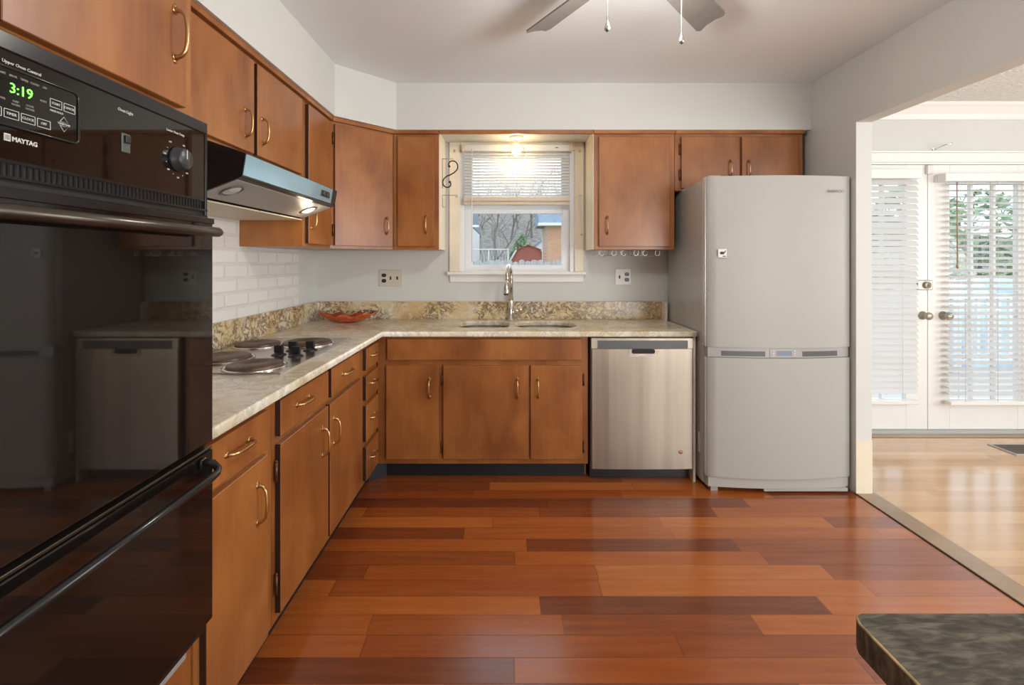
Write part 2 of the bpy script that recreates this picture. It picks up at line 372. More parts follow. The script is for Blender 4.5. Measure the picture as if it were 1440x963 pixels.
        return o
def tag(o, label=None, cat=None, group=None, kind=None):
    if label: o['label'] = label
    if cat: o['category'] = cat
    if group: o['group'] = group
    if kind: o['kind'] = kind
    return o
def thing(name, label, cat, loc, group=None):
    o = bpy.data.objects.new(name, None); C.objects.link(o); o.location = loc; o.empty_display_size = .1
    WORLD[o.name] = Vector(loc); return tag(o, label, cat, group)
def struct(name, mb, label=None): 
    o = mb.build(name); o['kind'] = 'structure'
    if label: o['label'] = label
    return o
def text_into(mb, txt, size, pos, face, mat, depth=.0004, align='CENTER', bold=0.0):
    """face 'x': on a +X facing plane, 'y': on a plane facing the camera (-Y)"""
    cu = bpy.data.curves.new('t', 'FONT'); cu.body = txt; cu.size = size; cu.extrude = depth; cu.align_x = align; cu.align_y = 'CENTER'; cu.resolution_u = 2; cu.offset = bold
    to = bpy.data.objects.new('t', cu); C.objects.link(to)
    dg = bpy.context.evaluated_depsgraph_get(); dg.update()
    me = bpy.data.meshes.new_from_object(to.evaluated_get(dg))
    b = bmesh.new(); b.from_mesh(me)
    R = Matrix(((0, 0, 1), (1, 0, 0), (0, 1, 0))) if face == 'x' else Matrix(((1, 0, 0), (0, 0, -1), (0, 1, 0)))
    k = mb.mi(mat)
    for f in b.faces: f.material_index = k
    mb.merge(b, Matrix.Translation(pos) @ R.to_4x4())
    bpy.data.objects.remove(to); bpy.data.curves.remove(cu); bpy.data.meshes.remove(me)

def pull(mb, c, along, out, L=.112, mat='brass'):
    """arched cabinet pull with flared feet; c = middle of its footprint on the door face"""
    c, a, o = Vector(c), Vector(along), Vector(out); h = L/2
    prof = [(-h*.86, .001, .0085), (-h*.86, .007, .0055), (-h*.80, .017, .0048), (-h*.62, .025, .0046), (-h*.3, .028, .0042), (0, .0285, .0042),
            (h*.3, .028, .0042), (h*.62, .025, .0046), (h*.80, .017, .0048), (h*.86, .007, .0055), (h*.86, .001, .0085)]
    mb.tube([c + a*t + o*q for t, q, r in prof], [r for t, q, r in prof], mat, 10)
    b = a.cross(o)
    for sg in (-1, 1):
        mb.lathe([(0, .0), (.0095, .0), (.0095, .0018), (.006, .004), (0, .004)], c + a*sg*h*.86, (a, b, o), mat, 14)
        mb.lathe([(0, .0), (.006, 0), (.006, .0015), (0, .0025)], c + a*sg*h*1.0, (a, b, o), mat, 10)
def hinge(mb, c, out, side):
    """small butt hinge leaf seen on the door edge"""
    c = Vector(c); o = Vector(out); sd = Vector(side)
    mb.tube([c + Vector((0, 0, -.03)), c + Vector((0, 0, .03))], .0045, 'brass_dark', 8)
M['brass_dark'] = simple('aged_brass', (.16, .065, .03), .4, metal=.6)

# =================================================================== THE ROOM
XL, XR, YB, ZC = -1.37, 1.965, 3.50, 2.46
XJ = 2.053; YD = 3.72; XE = 5.5; YR = -2.6; ZD = 2.50; YO = 2.75
m = MB(); m.box(XL-.12, XR, YR-.1, YB+.15, -.06, 0, 'floor'); struct('floor', m, 'reddish cherry plank kitchen floor')
m = MB(); m.box(2.075, XE, YR-.1, YD, -.06, 0, 'oak'); struct('floor.001', m, 'light oak strip floor of the room beyond')
m = MB(); m.box(XR, 2.075, YR-.1, YO+.02, -.06, .003, 'oak_board'); m.box(XR-.007, XR, YR-.1, YO+.0, -.02, .0045, 'cab_edge'); m.box(XR, XJ, YO+.02, YB+.1, -.06, 0, 'oak_board')
struct('trim_1', m, 'wooden threshold between the two floors')
m = MB(); m.box(XL-.12, XR+.0, YR-.1, YB+.15, ZC, ZC+.08, 'ceil'); struct('ceiling', m)
m = MB(); m.box(XJ, XE, YR-.1, YD, ZD, ZD+.06, 'popcorn'); struct('ceiling.001', m)
m = MB(); m.box(XL-.12, XL, YR-.1, YB+.15, 0, ZC, 'wall'); m.box(XL, XL+.005, 1.205, 3.2, .9, 1.8, 'brick'); struct('wall_left', m)
# back wall with the window opening
WX0, WX1, WZ0, WZ1 = -.335, .482, 1.234, 2.135
m = MB()
m.box(XL, WX0, YB, YB+.16, 0, ZC, 'wall'); m.box(WX1, XJ, YB, YB+.16, 0, ZC, 'wall')
m.box(WX0, WX1, YB, YB+.16, 0, WZ0, 'wall'); m.box(WX0, WX1, YB, YB+.16, WZ1, ZC, 'wall'); struct('wall_back', m)
m = MB()
m.box(XR, XJ, YO, YB, 0, ZC+.06, 'wall'); m.box(XR, XJ, YR, YO, 2.092, ZC+.06, 'wall'); m.box(XR, XJ, YB+.16, YD, 0, ZC+.06, 'wall')
m.box(XR-.002, XJ+.002, YO-.003, YO, .0, .30, 'cream')
struct('wall_right', m)
m = MB(); m.box(XL-.12, XE+.1, YR-.12, YR, 0, ZD, 'wall'); struct('wall_rear', m)
m = MB(); m.box(XE, XE+.1, YR, YD, 0, ZD, 'wall'); struct('wall_far_right', m)
m = MB(); DX0, DX1, DZ = 2.36, 4.075, 2.045
m.box(XJ, DX0-.03, YD, YD+.14, 0, ZD, 'wall'); m.box(DX1+.03, XE, YD, YD+.14, 0, ZD, 'wall'); m.box(DX0-.03, DX1+.03, YD, YD+.14, DZ+.02, ZD, 'wall'); struct('wall_dining', m)
# soffit
m = MB()
m.prism([(XL, -.5), (-.78+.0, -.5), (-.78, 1.205), (-1.005, 1.205), (-1.005, 2.85), (-.715, 3.155), (XR, 3.155), (XR, YB), (XL, YB)], 'z', 2.157, ZC, 'wall')
struct('wall_soffit', m)
m = MB(); m.box(-.438+.002, .558-.002, 3.145, 3.165, 2.13, 2.156, 'cab', bev=.002); struct('trim_2', m, 'thin stained wood rail bridging the cabinets over the sink')
# crown moulding and casing in the dining room
m = MB()
m.prism([(YD, 2.385), (YD-.012, 2.385), (YD-.02, 2.40), (YD-.03, 2.42), (YD-.065, 2.465), (YD-.08, 2.48), (YD-.08, ZD), (YD, ZD)], 'x', XJ, XE, 'white'); struct('trim_3', m, 'white crown moulding')
m = MB()
m.box(DX0-.10, DX1+.10, YD-.018, YD, DZ+.015, DZ+.085, 'white', .003); m.box(DX0-.11, DX1+.11, YD-.03, YD, DZ+.085, DZ+.10, 'white', .003)
m.box(DX0-.10, DX0-.03, YD-.018, YD, 0, DZ+.015, 'white', .003); m.box(DX1+.03, DX1+.10, YD-.018, YD, 0, DZ+.015, 'white', .003)
m.box(DX0-.029, DX1+.029, YD+.001, YD+.13, DZ+.002, DZ+.019, 'white'); m.box(DX0-.029, DX0-.002, YD+.001, YD+.13, .023, DZ+.002, 'white'); m.box(DX1+.002, DX1+.029, YD+.001, YD+.13, .023, DZ+.002, 'white')
struct('trim_4', m, 'white casing round the french doors')
m = MB(); m.box(DX0-.03, DX1+.03, YD-.03, YD+.14, 0, .022, 'pebble', .003); m.box(2.055, XE, YD-.10, YD-.031, 0, .006, 'oak_board', .002); struct('trim_5', m, 'door sill and oak border strip')
m = MB(); m.box(DX1+.10, XE, YD-.015, YD, 0, .11, 'white', .003); struct('baseboard_dining', m)

# window 1 over the sink
win = bpy.data.objects.new('window_1', None); C.objects.link(win); win.location = (.07, YB, WZ0); WORLD[win.name] = Vector(win.location); win['kind'] = 'structure'; win['label'] = 'double-hung window over the sink'
m = MB()
m.box(-.412, WX0, YB-.018, YB, WZ0, 2.157, 'cream', .003); m.box(WX1, .547, YB-.018, YB, WZ0, 2.157, 'cream', .003)
m.box(WX0, WX1, YB-.018, YB, 2.10, 2.157, 'cream', .003)
m.build('casing', win)
m = MB(); m.box(-.425, .562, YB-.055, YB, WZ0-.022, WZ0, 'white', .005); m.box(-.41, .548, YB-.014, YB, WZ0-.075, WZ0-.022, 'white', .003); m.build('window_sill', win)
m = MB()
for a, b in ((WX0, WX0+.03), (WX1-.03, WX1)): m.box(a, b, YB+.001, YB+.15, WZ0, WZ1, 'vinyl')
m.box(WX0, WX1, YB+.001, YB+.15, WZ1-.03, WZ1, 'vinyl'); m.box(WX0, WX1, YB+.03, YB+.15, WZ0, WZ0+.012, 'vinyl')
m.build('window_frame', win)
def sash(name, y, z0, z1, sill_h, top_h, st=.055):
    q = MB()
    q.box(WX0+.03, WX0+.03+st, y, y+.03, z0, z1, 'vinyl', .003); q.box(WX1-.03-st, WX1-.03, y, y+.03, z0, z1, 'vinyl', .003)
    q.box(WX0+.03+st, WX1-.03-st, y, y+.03, z0, z0+sill_h, 'vinyl', .003); q.box(WX0+.03+st, WX1-.03-st, y, y+.03, z1-top_h, z1, 'vinyl', .003)
    o = q.build(name, win)
    g = MB(); g.box(WX0+.03+st-.003, WX1-.03-st+.003, y+.012, y+.016, z0+sill_h-.003, z1-top_h+.003, 'glass'); g.build('glass_pane', o)
    return o
sl = sash('lower_sash', YB+.04, WZ0+.012, 1.715, .035, .062)
m = MB(); m.box(.04, .11, YB+.03, YB+.055, 1.7155, 1.73, 'pebble', .003); m.build('sash_lock', sl)
sash('upper_sash', YB+.075, 1.66, WZ1-.03, .05, .04)

# french doors
def french_door(n, x0, x1, gx0, gx1, knob_x, label):
    D = bpy.data.objects.new(n, None); C.objects.link(D); D.location = (x0, YD+.02, .022); WORLD[D.name] = Vector(D.location); D['kind'] = 'structure'; D['label'] = label
    y0, y1 = YD+.015, YD+.055; z0, z1 = .024, DZ; gz0, gz1 = .254, 1.895
    q = MB(); q.box(x0, gx0, y0, y1, z0, z1, 'white', .002); q.box(gx1, x1, y0, y1, z0, z1, 'white', .002)
    q.box(gx0, gx1, y0, y1, z0, gz0, 'white', .002); q.box(gx0, gx1, y0, y1, gz1, z1, 'white', .002); q.build('door_frame', D)
    q = MB(); 
    for k in (1, 2): xx = gx0+(gx1-gx0)*k/3; q.box(xx-.012, xx+.012, y0+.004, y1-.004, gz0, gz1, 'white', .003)
    for k in range(1, 5): zz = gz0+(gz1-gz0)*k/5; q.box(gx0, gx1, y0+.005, y1-.005, zz-.012, zz+.012, 'white', .003)
    q.build('muntins', D)
    q = MB(); q.box(gx0-.004, gx1+.004, y0+.018, y0+.022, gz0-.004, gz1+.004, 'glass'); q.build('glass_pane', D)
    q = MB(); kc = (knob_x, y0, .895)
    q.lathe([(0, 0), (.032, 0), (.032, .006), (.014, .012), (.011, .03), (.016, .036), (.027, .045), (.030, .056), (.026, .067), (.012, .073), (0, .074)], kc, 'y', 'door_metal', 24)
    q.build('door_knob', D)
    return D
d1 = french_door('door_1', DX0, 3.214, 2.53, 3.05, 3.175, 'left french door leaf with closed blind')
d2 = french_door('door_2', 3.218, DX1, 3.385, 3.905, 3.33, 'right french door leaf with open blind')
m = MB(); m.box(3.12, 3.235, YD-.012, YD+.0149, 1.09, 1.165, 'door_metal', .006, 2); m.lathe([(0, 0), (.026, 0), (.026, .014), (.020, .018), (.006, .018), (.006, .034), (0, .034)], (3.185, YD-.012, 1.128), 'y', 'door_metal', 20)
m.build('deadbolt', d1)
m = MB(); m.box(3.195, 3.235, YD-.012, YD+.0149, 1.97, 2.04, 'whiteplate', .006, 2); m.build('alarm_sensor', d1)

def slats_into(q, x0, x1, y, ztop, zbot, pitch, width, tilt, mat='slat', th=.0022):
    z = ztop
    while z > zbot:
        dy, dz = math.cos(tilt)*width/2, math.sin(tilt)*width/2
        n = Vector((0, -math.sin(tilt), math.cos(tilt)))*th/2
        pts = [(y-dy, z-dz), (y, z+.0015), (y+dy, z+dz)]
        prof = [(p[0]-n.y*0, p[1]+n.z) for p in pts] + [(p[0], p[1]-n.z) for p in pts[::-1]]
        if abs(math.sin(tilt)) > .8: prof = [(p[0]+th/2, p[1]) for p in pts] + [(p[0]-th/2, p[1]) for p in pts[::-1]]
        q.prism(prof, 'x', x0, x1, mat)
        z -= pitch
# kitchen blind
B = thing('window_blind', 'short raised white horizontal blind over the upper half of the sink window', 'blind', (.07, 3.46, 1.71))
m = MB(); m.box(-.305, .446, 3.437, 3.481, 2.085, 2.13, 'slat', .003); m.box(-.318, -.305, 3.432, 3.4815, 2.08, 2.133, 'tan', .002); m.box(.446, .459, 3.432, 3.4815, 2.08, 2.133, 'tan', .002); m.box(.34, .36, 3.4355, 3.437, 2.105, 2.11, 'brown'); m.build('headrail', B)
m = MB(); slats_into(m, -.302, .443, 3.458, 2.068, 1.768, .0212, .025, math.radians(38)); m.build('slats', B)
m = MB()
for k in range(7): m.box(-.302, .443, 3.446, 3.470, 1.724+k*.0058, 1.7265+k*.0058, 'slat')
m.box(-.304, .445, 3.444, 3.472, 1.706, 1.7235, 'tan', .003); m.box(-.304, .445, 3.4435, 3.4455, 1.735, 1.758, 'tan'); m.build('bottom_rail', B)
for x in (-.20, .07, .34):
    m = MB(); m.tube([(x, 3.443, 2.085), (x, 3.443, 1.7585)], .0012, 'slat', 6); m.tube([(x, 3.4735, 2.085), (x, 3.4735, 1.724)], .0012, 'slat', 6); m.build('ladder_cord', B)
m = MB(); m.tube([(-.246, 3.434, 2.10), (-.246, 3.434, 1.30)], .003, 'whitewire', 6); m.build('tilt_wand', B)
# dining blinds
B = thing('door_blind', 'white slatted blind tilted shut on the left french door', 'blind', (2.79, 3.69, .22), 'blinds on the french doors')
m = MB(); m.box(2.47, 3.105, 3.655, 3.718, 1.93, 2.0, 'white', .003); m.build('valance', B)
m = MB(); slats_into(m, 2.475, 3.10, 3.688, 1.905, .30, .0462, .050, math.radians(58)); m.build('slats', B)
m = MB(); m.box(2.475, 3.10, 3.668, 3.712, .232, .258, 'white', .003); m.build('bottom_rail', B)
for x in (2.56, 2.97): m = MB(); m.tube([(x, 3.660, 1.93), (x, 3.668, .258)], .0015, 'slat', 6); m.build('ladder_cord', B)
B = thing('door_blind', 'white slatted blind with open slats on the right french door', 'blind', (3.66, 3.67, .22), 'blinds on the french doors')
m = MB(); m.box(3.265, 4.03, 3.635, 3.705, 1.905, 1.965, 'white', .003); m.box(3.265, 3.275, 3.705, 3.7335, 1.91, 1.96, 'white'); m.build('valance', B)
m = MB(); slats_into(m, 3.315, 4.02, 3.672, 1.885, .30, .0462, .050, math.radians(20)); m.build('slats', B)
m = MB(); m.box(3.315, 4.02, 3.648, 3.698, .232, .258, 'white', .003); m.build('bottom_rail', B)
for x in (3.42, 3.66, 3.90):
    m = MB()
    for yy in (3.643, 3.7005): m.tube([(x, yy, 1.905), (x, yy, .258)], .0013, 'tan', 6)
    m.build('ladder_cord', B)
m = MB(); m.tube([(3.352, 3.640, 1.90), (3.356, 3.640, 1.30)], .004, 'oak_board', 8); m.tube([(3.356, 3.640, 1.30), (3.356, 3.640, 1.255)], [.004, .009], 'oak_board', 8); m.build('tilt_wand', B)
m = MB(); m.box(3.235, 3.255, 3.718, 3.7199, 2.12, 2.17, 'chrome', .002); m.tube([(3.245, 3.716, 2.155), (3.245, 3.69, 2.16), (3.262, 3.65, 2.175), (3.30, 3.62, 2.185)], .005, 'chrome', 8)
tag(m.build('curtain_bracket'), 'bare metal curtain rod bracket on the wall above the french doors', 'bracket')
V = thing('floor_vent', 'brown metal register grille set in the oak floor by the french doors', 'vent', (3.6, 3.4, .0))
m = MB(); m.box(3.43, 3.76, 3.29, 3.305, .0001, .006, 'pebble'); m.box(3.43, 3.76, 3.475, 3.49, .0001, .006, 'pebble'); m.box(3.43, 3.445, 3.305, 3.475, .0001, .006, 'pebble'); m.box(3.745, 3.76, 3.305, 3.475, .0001, .006, 'pebble'); m.build('rim', V)
m = MB(); m.box(3.445, 3.745, 3.305, 3.475, .0001, .001, 'cab_recess')
for k in range(24): m.box(3.449+k*.0124, 3.455+k*.0124, 3.305, 3.475, .001, .005, 'vent')
m.build('grille', V)

# =================================================================== CABINETS
FX, DXF = -.775, -.755      # left base: frame face, door face
def left_door(parent, name, xf, y0, y1, z0, z1, th=.02, label=None):
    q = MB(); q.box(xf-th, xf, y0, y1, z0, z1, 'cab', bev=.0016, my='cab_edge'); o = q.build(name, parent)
    if label: o['label'] = label
    return o
def back_door(parent, name, yf, x0, x1, z0, z1, th=.02):
    q = MB(); q.box(x0, x1, yf, yf+th, z0, z1, 'cab', bev=.0016); return q.build(name, parent)
def vpull(door, c, out, **k):
    q = MB(); pull(q, c, (0, 0, 1), out, **k); return q.build('handle', door)
def hpull(door, c, along, out, **k):
    q = MB(); pull(q, c, along, out, **k); return q.build('handle', door)
def hinges(door, pts):
    for p in pts:
        q = MB(); q.tube([Vector(p)+Vector((0, 0, -.033)), Vector(p)+Vector((0, 0, .033))], .0055, 'brass_dark', 8)
        q.tube([Vector(p)+Vector((0, 0, .033)), Vector(p)+Vector((0, 0, .040))], [.0065, .002], 'brass_dark', 8)
        q.build('hinge', door)
eps = .001
def base_left(name, y0, y1, label):
    T = thing(name, label, 'cabinet', ((XL+FX)/2, (y0+y1)/2, 0), 'base cabinets')
    q = MB()
    q.box(FX-.02, FX, y0, y1, .105, .862, 'cab'); [q.box(XL+.006, xx, yy, yy+.016, zz, z2, 'cab') for yy in (y0, y1-.016) for xx, zz, z2 in ((FX-.02, .105, .862), (-.8425, 0, .105))]
    q.box(XL+.006, FX-.02, y0+.016, y1-.016, .105, .12, 'cab'); q.build('case', T)
    q = MB(); q.box(-.842, -.832, y0, y1, .001, .104, 'black_vinyl'); q.build('toe_kick', T)
    return T
T = base_left('base_cabinet', 1.206, 1.605, 'nearest base cabinet beside the wall oven, one drawer over one door')
d = left_door(T, 'drawer', DXF, 1.229, 1.545, .722, .840); hpull(d, (DXF, 1.375, .787), (0, 1, 0), (1, 0, 0), L=.13)
d = left_door(T, 'door', DXF, 1.229, 1.545, .125, .700); vpull(d, (DXF, 1.478, .575), (1, 0, 0), L=.128)
T = base_left('base_cabinet', 1.607, 2.585, 'wide base cabinet under the cooktop with two drawers and two doors')
d = left_door(T, 'drawer', DXF, 1.630, 2.066, .725, .846); hpull(d, (DXF, 1.812, .793), (0, 1, 0), (1, 0, 0), L=.125)
d = left_door(T, 'drawer', DXF, 2.105, 2.505, .722, .846); hpull(d, (DXF, 2.30, .790), (0, 1, 0), (1, 0, 0), L=.125)
d = left_door(T, 'door', DXF, 1.630, 2.066, .135, .698); vpull(d, (DXF, 2.00, .570), (1, 0, 0), L=.125); hinges(d, [(DXF-.011, 1.622, .61), (DXF-.011, 1.622, .235)])
d = left_door(T, 'door', DXF, 2.085, 2.545, .135, .698); vpull(d, (DXF, 2.13, .570), (1, 0, 0), L=.125)
T = base_left('base_cabinet', 2.587, 2.899, 'narrow base cabinet in the corner with a stack of four drawers')
for z0, z1 in ((.722, .836), (.560, .690), (.338, .532), (.128, .308)):
    d = left_door(T, 'drawer', DXF, 2.622, 2.868, z0, z1); hpull(d, (DXF, 2.745, (z0+z1)/2+.01), (0, 1, 0), (1, 0, 0), L=.105)
# sink base
YF, YDF = 2.92, 2.90
T = thing('base_cabinet', 'sink base cabinet under the window with a false drawer front and three doors', 'cabinet', (-.13, 3.2, 0), 'base cabinets')
m = MB(); m.box(-.7745, .484, YF, YF+.02, .10, .862, 'cab'); [m.box(xa, xb, ya, YB-.003, za, zb, 'cab') for xa, xb in ((-.7745, -.76), (.474, .484)) for ya, za, zb in ((YF+.02, .10, .862), (2.997, 0, .10))]; m.box(-.76, .468, YF+.02, YB-.003, .10, .115, 'cab'); m.build('case', T)
m = MB(); m.box(-.74, .472, 2.985, 2.995, .001, .099, 'black_vinyl'); m.prism([(-.832, 2.90), (-.824, 2.90), (-.735, 2.985), (-.735, 2.994)], 'z', .001, .099, 'black_vinyl'); m.build('toe_kick', T)
back_door(T, 'false_drawer_front', YDF, -.712, .441, .722, .848)
d = back_door(T, 'door', YDF, -.718, -.408, .133, .690); vpull(d, (-.461, YDF, .555), (0, -1, 0), L=.118)
d = back_door(T, 'door', YDF, -.379, .128, .133, .690); vpull(d, (.062, YDF, .555), (0, -1, 0), L=.118); hinges(d, [(-.388, YDF+.013, .60), (-.388, YDF+.013, .20)])
d = back_door(T, 'door', YDF, .140, .448, .133, .690); vpull(d, (.184, YDF, .555), (0, -1, 0), L=.118); hinges(d, [(.457, YDF+.013, .60), (.457, YDF+.013, .20)])
m = MB(); m.box(1.105, 1.119, 2.90, YB-.003, 0, .862, 'cream'); tag(m.build('end_panel'), 'narrow tan end panel between the dishwasher and the refrigerator', 'panel')

# upper cabinets
UX, UD = -1.04, -1.02
def upper_left(y0, y1, z0, label):
    T = thing('wall_cabinet', label, 'cabinet', ((XL+UX)/2, (y0+y1)/2, z0), 'wall cabinets')
    q = MB(); q.box(XL+.006, UX, y0, y1, z0, 2.156, 'cab', .001); q.build('case', T)
    q = MB(); q.box(UX, UX+.024, y0, y1, 2.132, 2.156, 'cab', .002); q.build('top_rail', T)
    return T
T = upper_left(1.207, 2.488, 1.722, 'long wall cabinet above the range hood with two plain doors')
d = left_door(T, 'door', UD, 1.50, 1.972, 1.742, 2.118); vpull(d, (UD, 1.905, 1.85), (1, 0, 0), L=.118)
d = left_door(T, 'door', UD, 1.998, 2.435, 1.742, 2.118); vpull(d, (UD, 2.035, 1.85), (1, 0, 0), L=.118)
d = left_door(T, 'door', UD, 1.22, 1.48, 1.742, 2.118)
T = upper_left(2.490, 2.868, 1.385, 'slim full-height wall cabinet just right of the range hood')
d = left_door(T, 'door', UD, 2.515, 2.845, 1.402, 2.118); vpull(d, (UD, 2.548, 1.53), (1, 0, 0), L=.11)
# diagonal corner
T = thing('wall_cabinet', 'diagonal corner wall cabinet with one wide door', 'cabinet', (-1.05, 3.2, 1.385), 'wall cabinets')
pA, pB = Vector((UX, 2.870, 0)), Vector((-.740, 3.170, 0))
m = MB(); m.prism([(XL+.006, 2.870), (pA.x, pA.y), (pB.x, pB.y), (-.740, YB-.003), (XL+.006, YB-.003)], 'z', 1.385, 2.156, 'cab'); m.build('case', T)
u = (pB-pA).normalized(); nrm = Vector((u.y, -u.x, 0))
def diag_box(q, t0, t1, d0, d1, z0, z1, mat):
    a, b = pA+u*t0, pA+u*t1
    q.prism([((a+nrm*d0).x, (a+nrm*d0).y), ((a+nrm*d1).x, (a+nrm*d1).y), ((b+nrm*d1).x, (b+nrm*d1).y), ((b+nrm*d0).x, (b+nrm*d0).y)], 'z', z0, z1, mat, bev=.0015)
L = (pB-pA).length
m = MB(); diag_box(m, .0, L, .0005, .024, 2.132, 2.156, 'cab'); m.build('top_rail', T)
m = MB(); diag_box(m, .022, L-.014, .0005, .020, 1.402, 2.118, 'cab'); d = m.build('door', T)
hp = pA + u*(L-.062) + nrm*.020; m = MB(); pull(m, (hp.x, hp.y, 1.535), (0, 0, 1), nrm, L=.115); m.build('handle', d)
hq = pA + u*.014 + nrm*.012; hinges(d, [(hq.x, hq.y, 2.03), (hq.x, hq.y, 1.49)])
def upper_back(x0, x1, z0, label, cream_side=None):
    T = thing('wall_cabinet', label, 'cabinet', ((x0+x1)/2, 3.3, z0), 'wall cabinets')
    q = MB(); q.box(x0, x1, 3.17, YB-.003, z0, 2.156, 'cab', .001); q.build('case', T)
    q = MB(); q.box(x0, x1, 3.146, 3.17, 2.132, 2.156, 'cab', .002); q.build('top_rail', T)
    if cream_side is not None:
        q = MB(); a, b = (x1, x1+.004) if cream_side > 0 else (x0-.004, x0)
        q.box(a, b, 3.172, YB-.019, z0+.001, 2.1555, 'cream'); o = q.build('side_panel', T); o['label'] = 'cream painted side facing the window'
    return T
T = upper_back(-.738, -.442, 1.385, 'single-door wall cabinet left of the window', 1)
d = back_door(T, 'door', 3.15, -.706, -.472, 1.405, 2.112); vpull(d, (-.520, 3.15, 1.545), (0, -1, 0), L=.118)
T = upper_back(.562, 1.086, 1.385, 'single wide-door wall cabinet right of the window', -1)
d = back_door(T, 'door', 3.15, .594, 1.050, 1.405, 2.112); vpull(d, (.645, 3.15, 1.54), (0, -1, 0), L=.118)
T = upper_back(1.088, 1.918, 1.765, 'short two-door wall cabinet over the refrigerator')
d = back_door(T, 'door', 3.15, 1.126, 1.500, 1.780, 2.112); vpull(d, (1.438, 3.15, 1.905), (0, -1, 0), L=.112); hinges(d, [(1.119, 3.163, 2.03), (1.119, 3.163, 1.865)])
d = back_door(T, 'door', 3.15, 1.516, 1.882, 1.780, 2.112); vpull(d, (1.556, 3.15, 1.905), (0, -1, 0), L=.112)

# wire glass rack under the right wall cabinet
R = [('white wire stemware hook rail nearest the window, under the wall cabinet', .600), ('white wire stemware hook rail in the middle, under the wall cabinet', .745), ('white wire stemware hook rail nearest the refrigerator, under the wall cabinet', .885)]
for lab, x in R:
    q = MB()
    q.tube([(x, 3.20, 1.3835), (x, 3.20, 1.345), (x, 3.44, 1.345), (x, 3.44, 1.3835)], .0022, 'whitewire', 6)
    q.tube([(x+.115, 3.20, 1.3835), (x+.115, 3.20, 1.345), (x+.115, 3.44, 1.345), (x+.115, 3.44, 1.3835)], .0022, 'whitewire', 6)
    q.tube([(x, 3.205, 1.345), (x+.03, 3.20, 1.343), (x+.115, 3.205, 1.345)], .0022, 'greyiron', 6)
    for dx in (.018, .098):
        q.tube([(x+dx+.014*math.cos(t), 3.195, 1.362+.018*math.sin(t)) for t in [PI*(1.9-k*.17) for k in range(9)]], .0028, 'whitewire', 6)
    tag(q.build('wire_rack'), lab, 'rack', 'wire racks under the wall cabinet')

# oven tower
T = thing('oven_cabinet', 'tall stained wood cabinet at far left housing the wall oven', 'cabinet', (-1.08, .85, 0))
TX = -.78; TY0, TY1 = .48, 1.205
m = MB()
m.box(XL+.006, TX, TY1-.014, TY1, 0, 2.155, 'cab'); m.box(XL+.006, TX, TY0, TY0+.014, 0, 2.155, 'cab')
m.box(XL+.006, TX, TY0+.014, TY1-.014, 1.655, 2.155, 'cab'); m.box(XL+.006, TX, TY0+.014, TY1-.014, .0, .385, 'cab'); m.box(XL+.006, XL+.015, TY0+.014, TY1-.014, .385, 1.655, 'cab')
m.build('case', T)
d = left_door(T, 'door', -.76, .735, 1.158, 1.672, 2.13); vpull(d, (-.76, 1.118, 1.83), (1, 0, 0), L=.125)
d = left_door(T, 'door', -.76, .50, .72, 1.672, 2.13)

# =================================================================== WALL OVEN
O = thing('double_wall_oven', 'black glass double wall oven with digital clock panel', 'oven', (-.76, .87, .39))
OY0, OY1 = .53, 1.2045
m = MB(); m.box(-1.30, TX+.001, TY0+.018, TY1-.018, .39, 1.65, 'blackmatte'); m.box(TX+.001, -.745, OY0, OY1-.002, .402, 1.64, 'blackmatte')
m.build('body', O)
m = MB(); m.box(-.779, -.738, OY0, OY1, 1.621, 1.649, 'blackenamel', .002); m.box(-.779, -.738, OY1-.008, OY1, 1.42, 1.621, 'blackenamel', .002); o = m.build('panel_trim', O)
m = MB(); m.box(-.745, -.741, OY0, OY1-.008, 1.461, 1.6208, 'blackglass')
PX = -.7405
for txt, y, z, s, c in (('Oven Light', .9485, 1.600, .0085, 'print'), ('Lower Oven Temp', 1.092, 1.597, .0075, 'print')):
    text_into(m, txt, s, (PX, y, z), 'x', c)
text_into(m, 'MAYTAG', .0098, (PX, .7505, 1.4925), 'x', 'print', bold=.0003)
m.box(PX-.0004, PX+.0004, .719, .7285, 1.488, 1.499, 'print'); m.box(PX+.0004, PX+.0007, .7205, .727, 1.490, 1.497, 'printdim')
for k in range(13):
    a = math.radians(35 + k*24.5); cy, cz = 1.098, 1.5386
    if k % 2 == 0: text_into(m, ('OFF', 'WM', '200', '250', '300', '350', '450')[k//2], .0052, (PX, cy+.041*math.sin(-a), cz+.041*math.cos(a)), 'x', 'print')
    else: m.lathe([(0, 0), (.0012, 0), (.0012, .0004), (0, .0004)], (PX, cy+.038*math.sin(-a), cz+.038*math.cos(a)), 'x', 'print', 6)
pan = m.build('control_panel', O)
# display module with its rounded frame
m = MB(); iy0, iy1, iz0, iz1, rr = .53, .843, 1.511, 1.597, .010
m.box(-.7412, -.7395, iy0, iy1-.004, iz0, iz1, 'blackglass')
path = [(-.7395, iy0, iz1), (-.7395, iy1-rr, iz1)] + [(-.7395, iy1-rr+rr*math.sin(t), iz1-rr+rr*math.cos(t)) for t in (.4, .8, 1.2, PI/2)] + [(-.7395, iy1, iz0+rr)] + [(-.7395, iy1-rr+rr*math.cos(t), iz0+rr-rr*math.sin(t)) for t in (.4, .8, 1.2, PI/2)] + [(-.7395, iy0, iz0)]
m.tube(path, .0022, 'blackenamel', 8)
DP = -.7392
text_into(m, 'Upper Oven Control', .0070, (DP, .745, 1.6045), 'x', 'print')
for k, t in enumerate(('BAKE', 'BROIL', 'TIMER', 'CLEAN', 'ON')): text_into(m, t, .0045, (DP, .715+k*.0165, 1.5865), 'x', 'printdim')
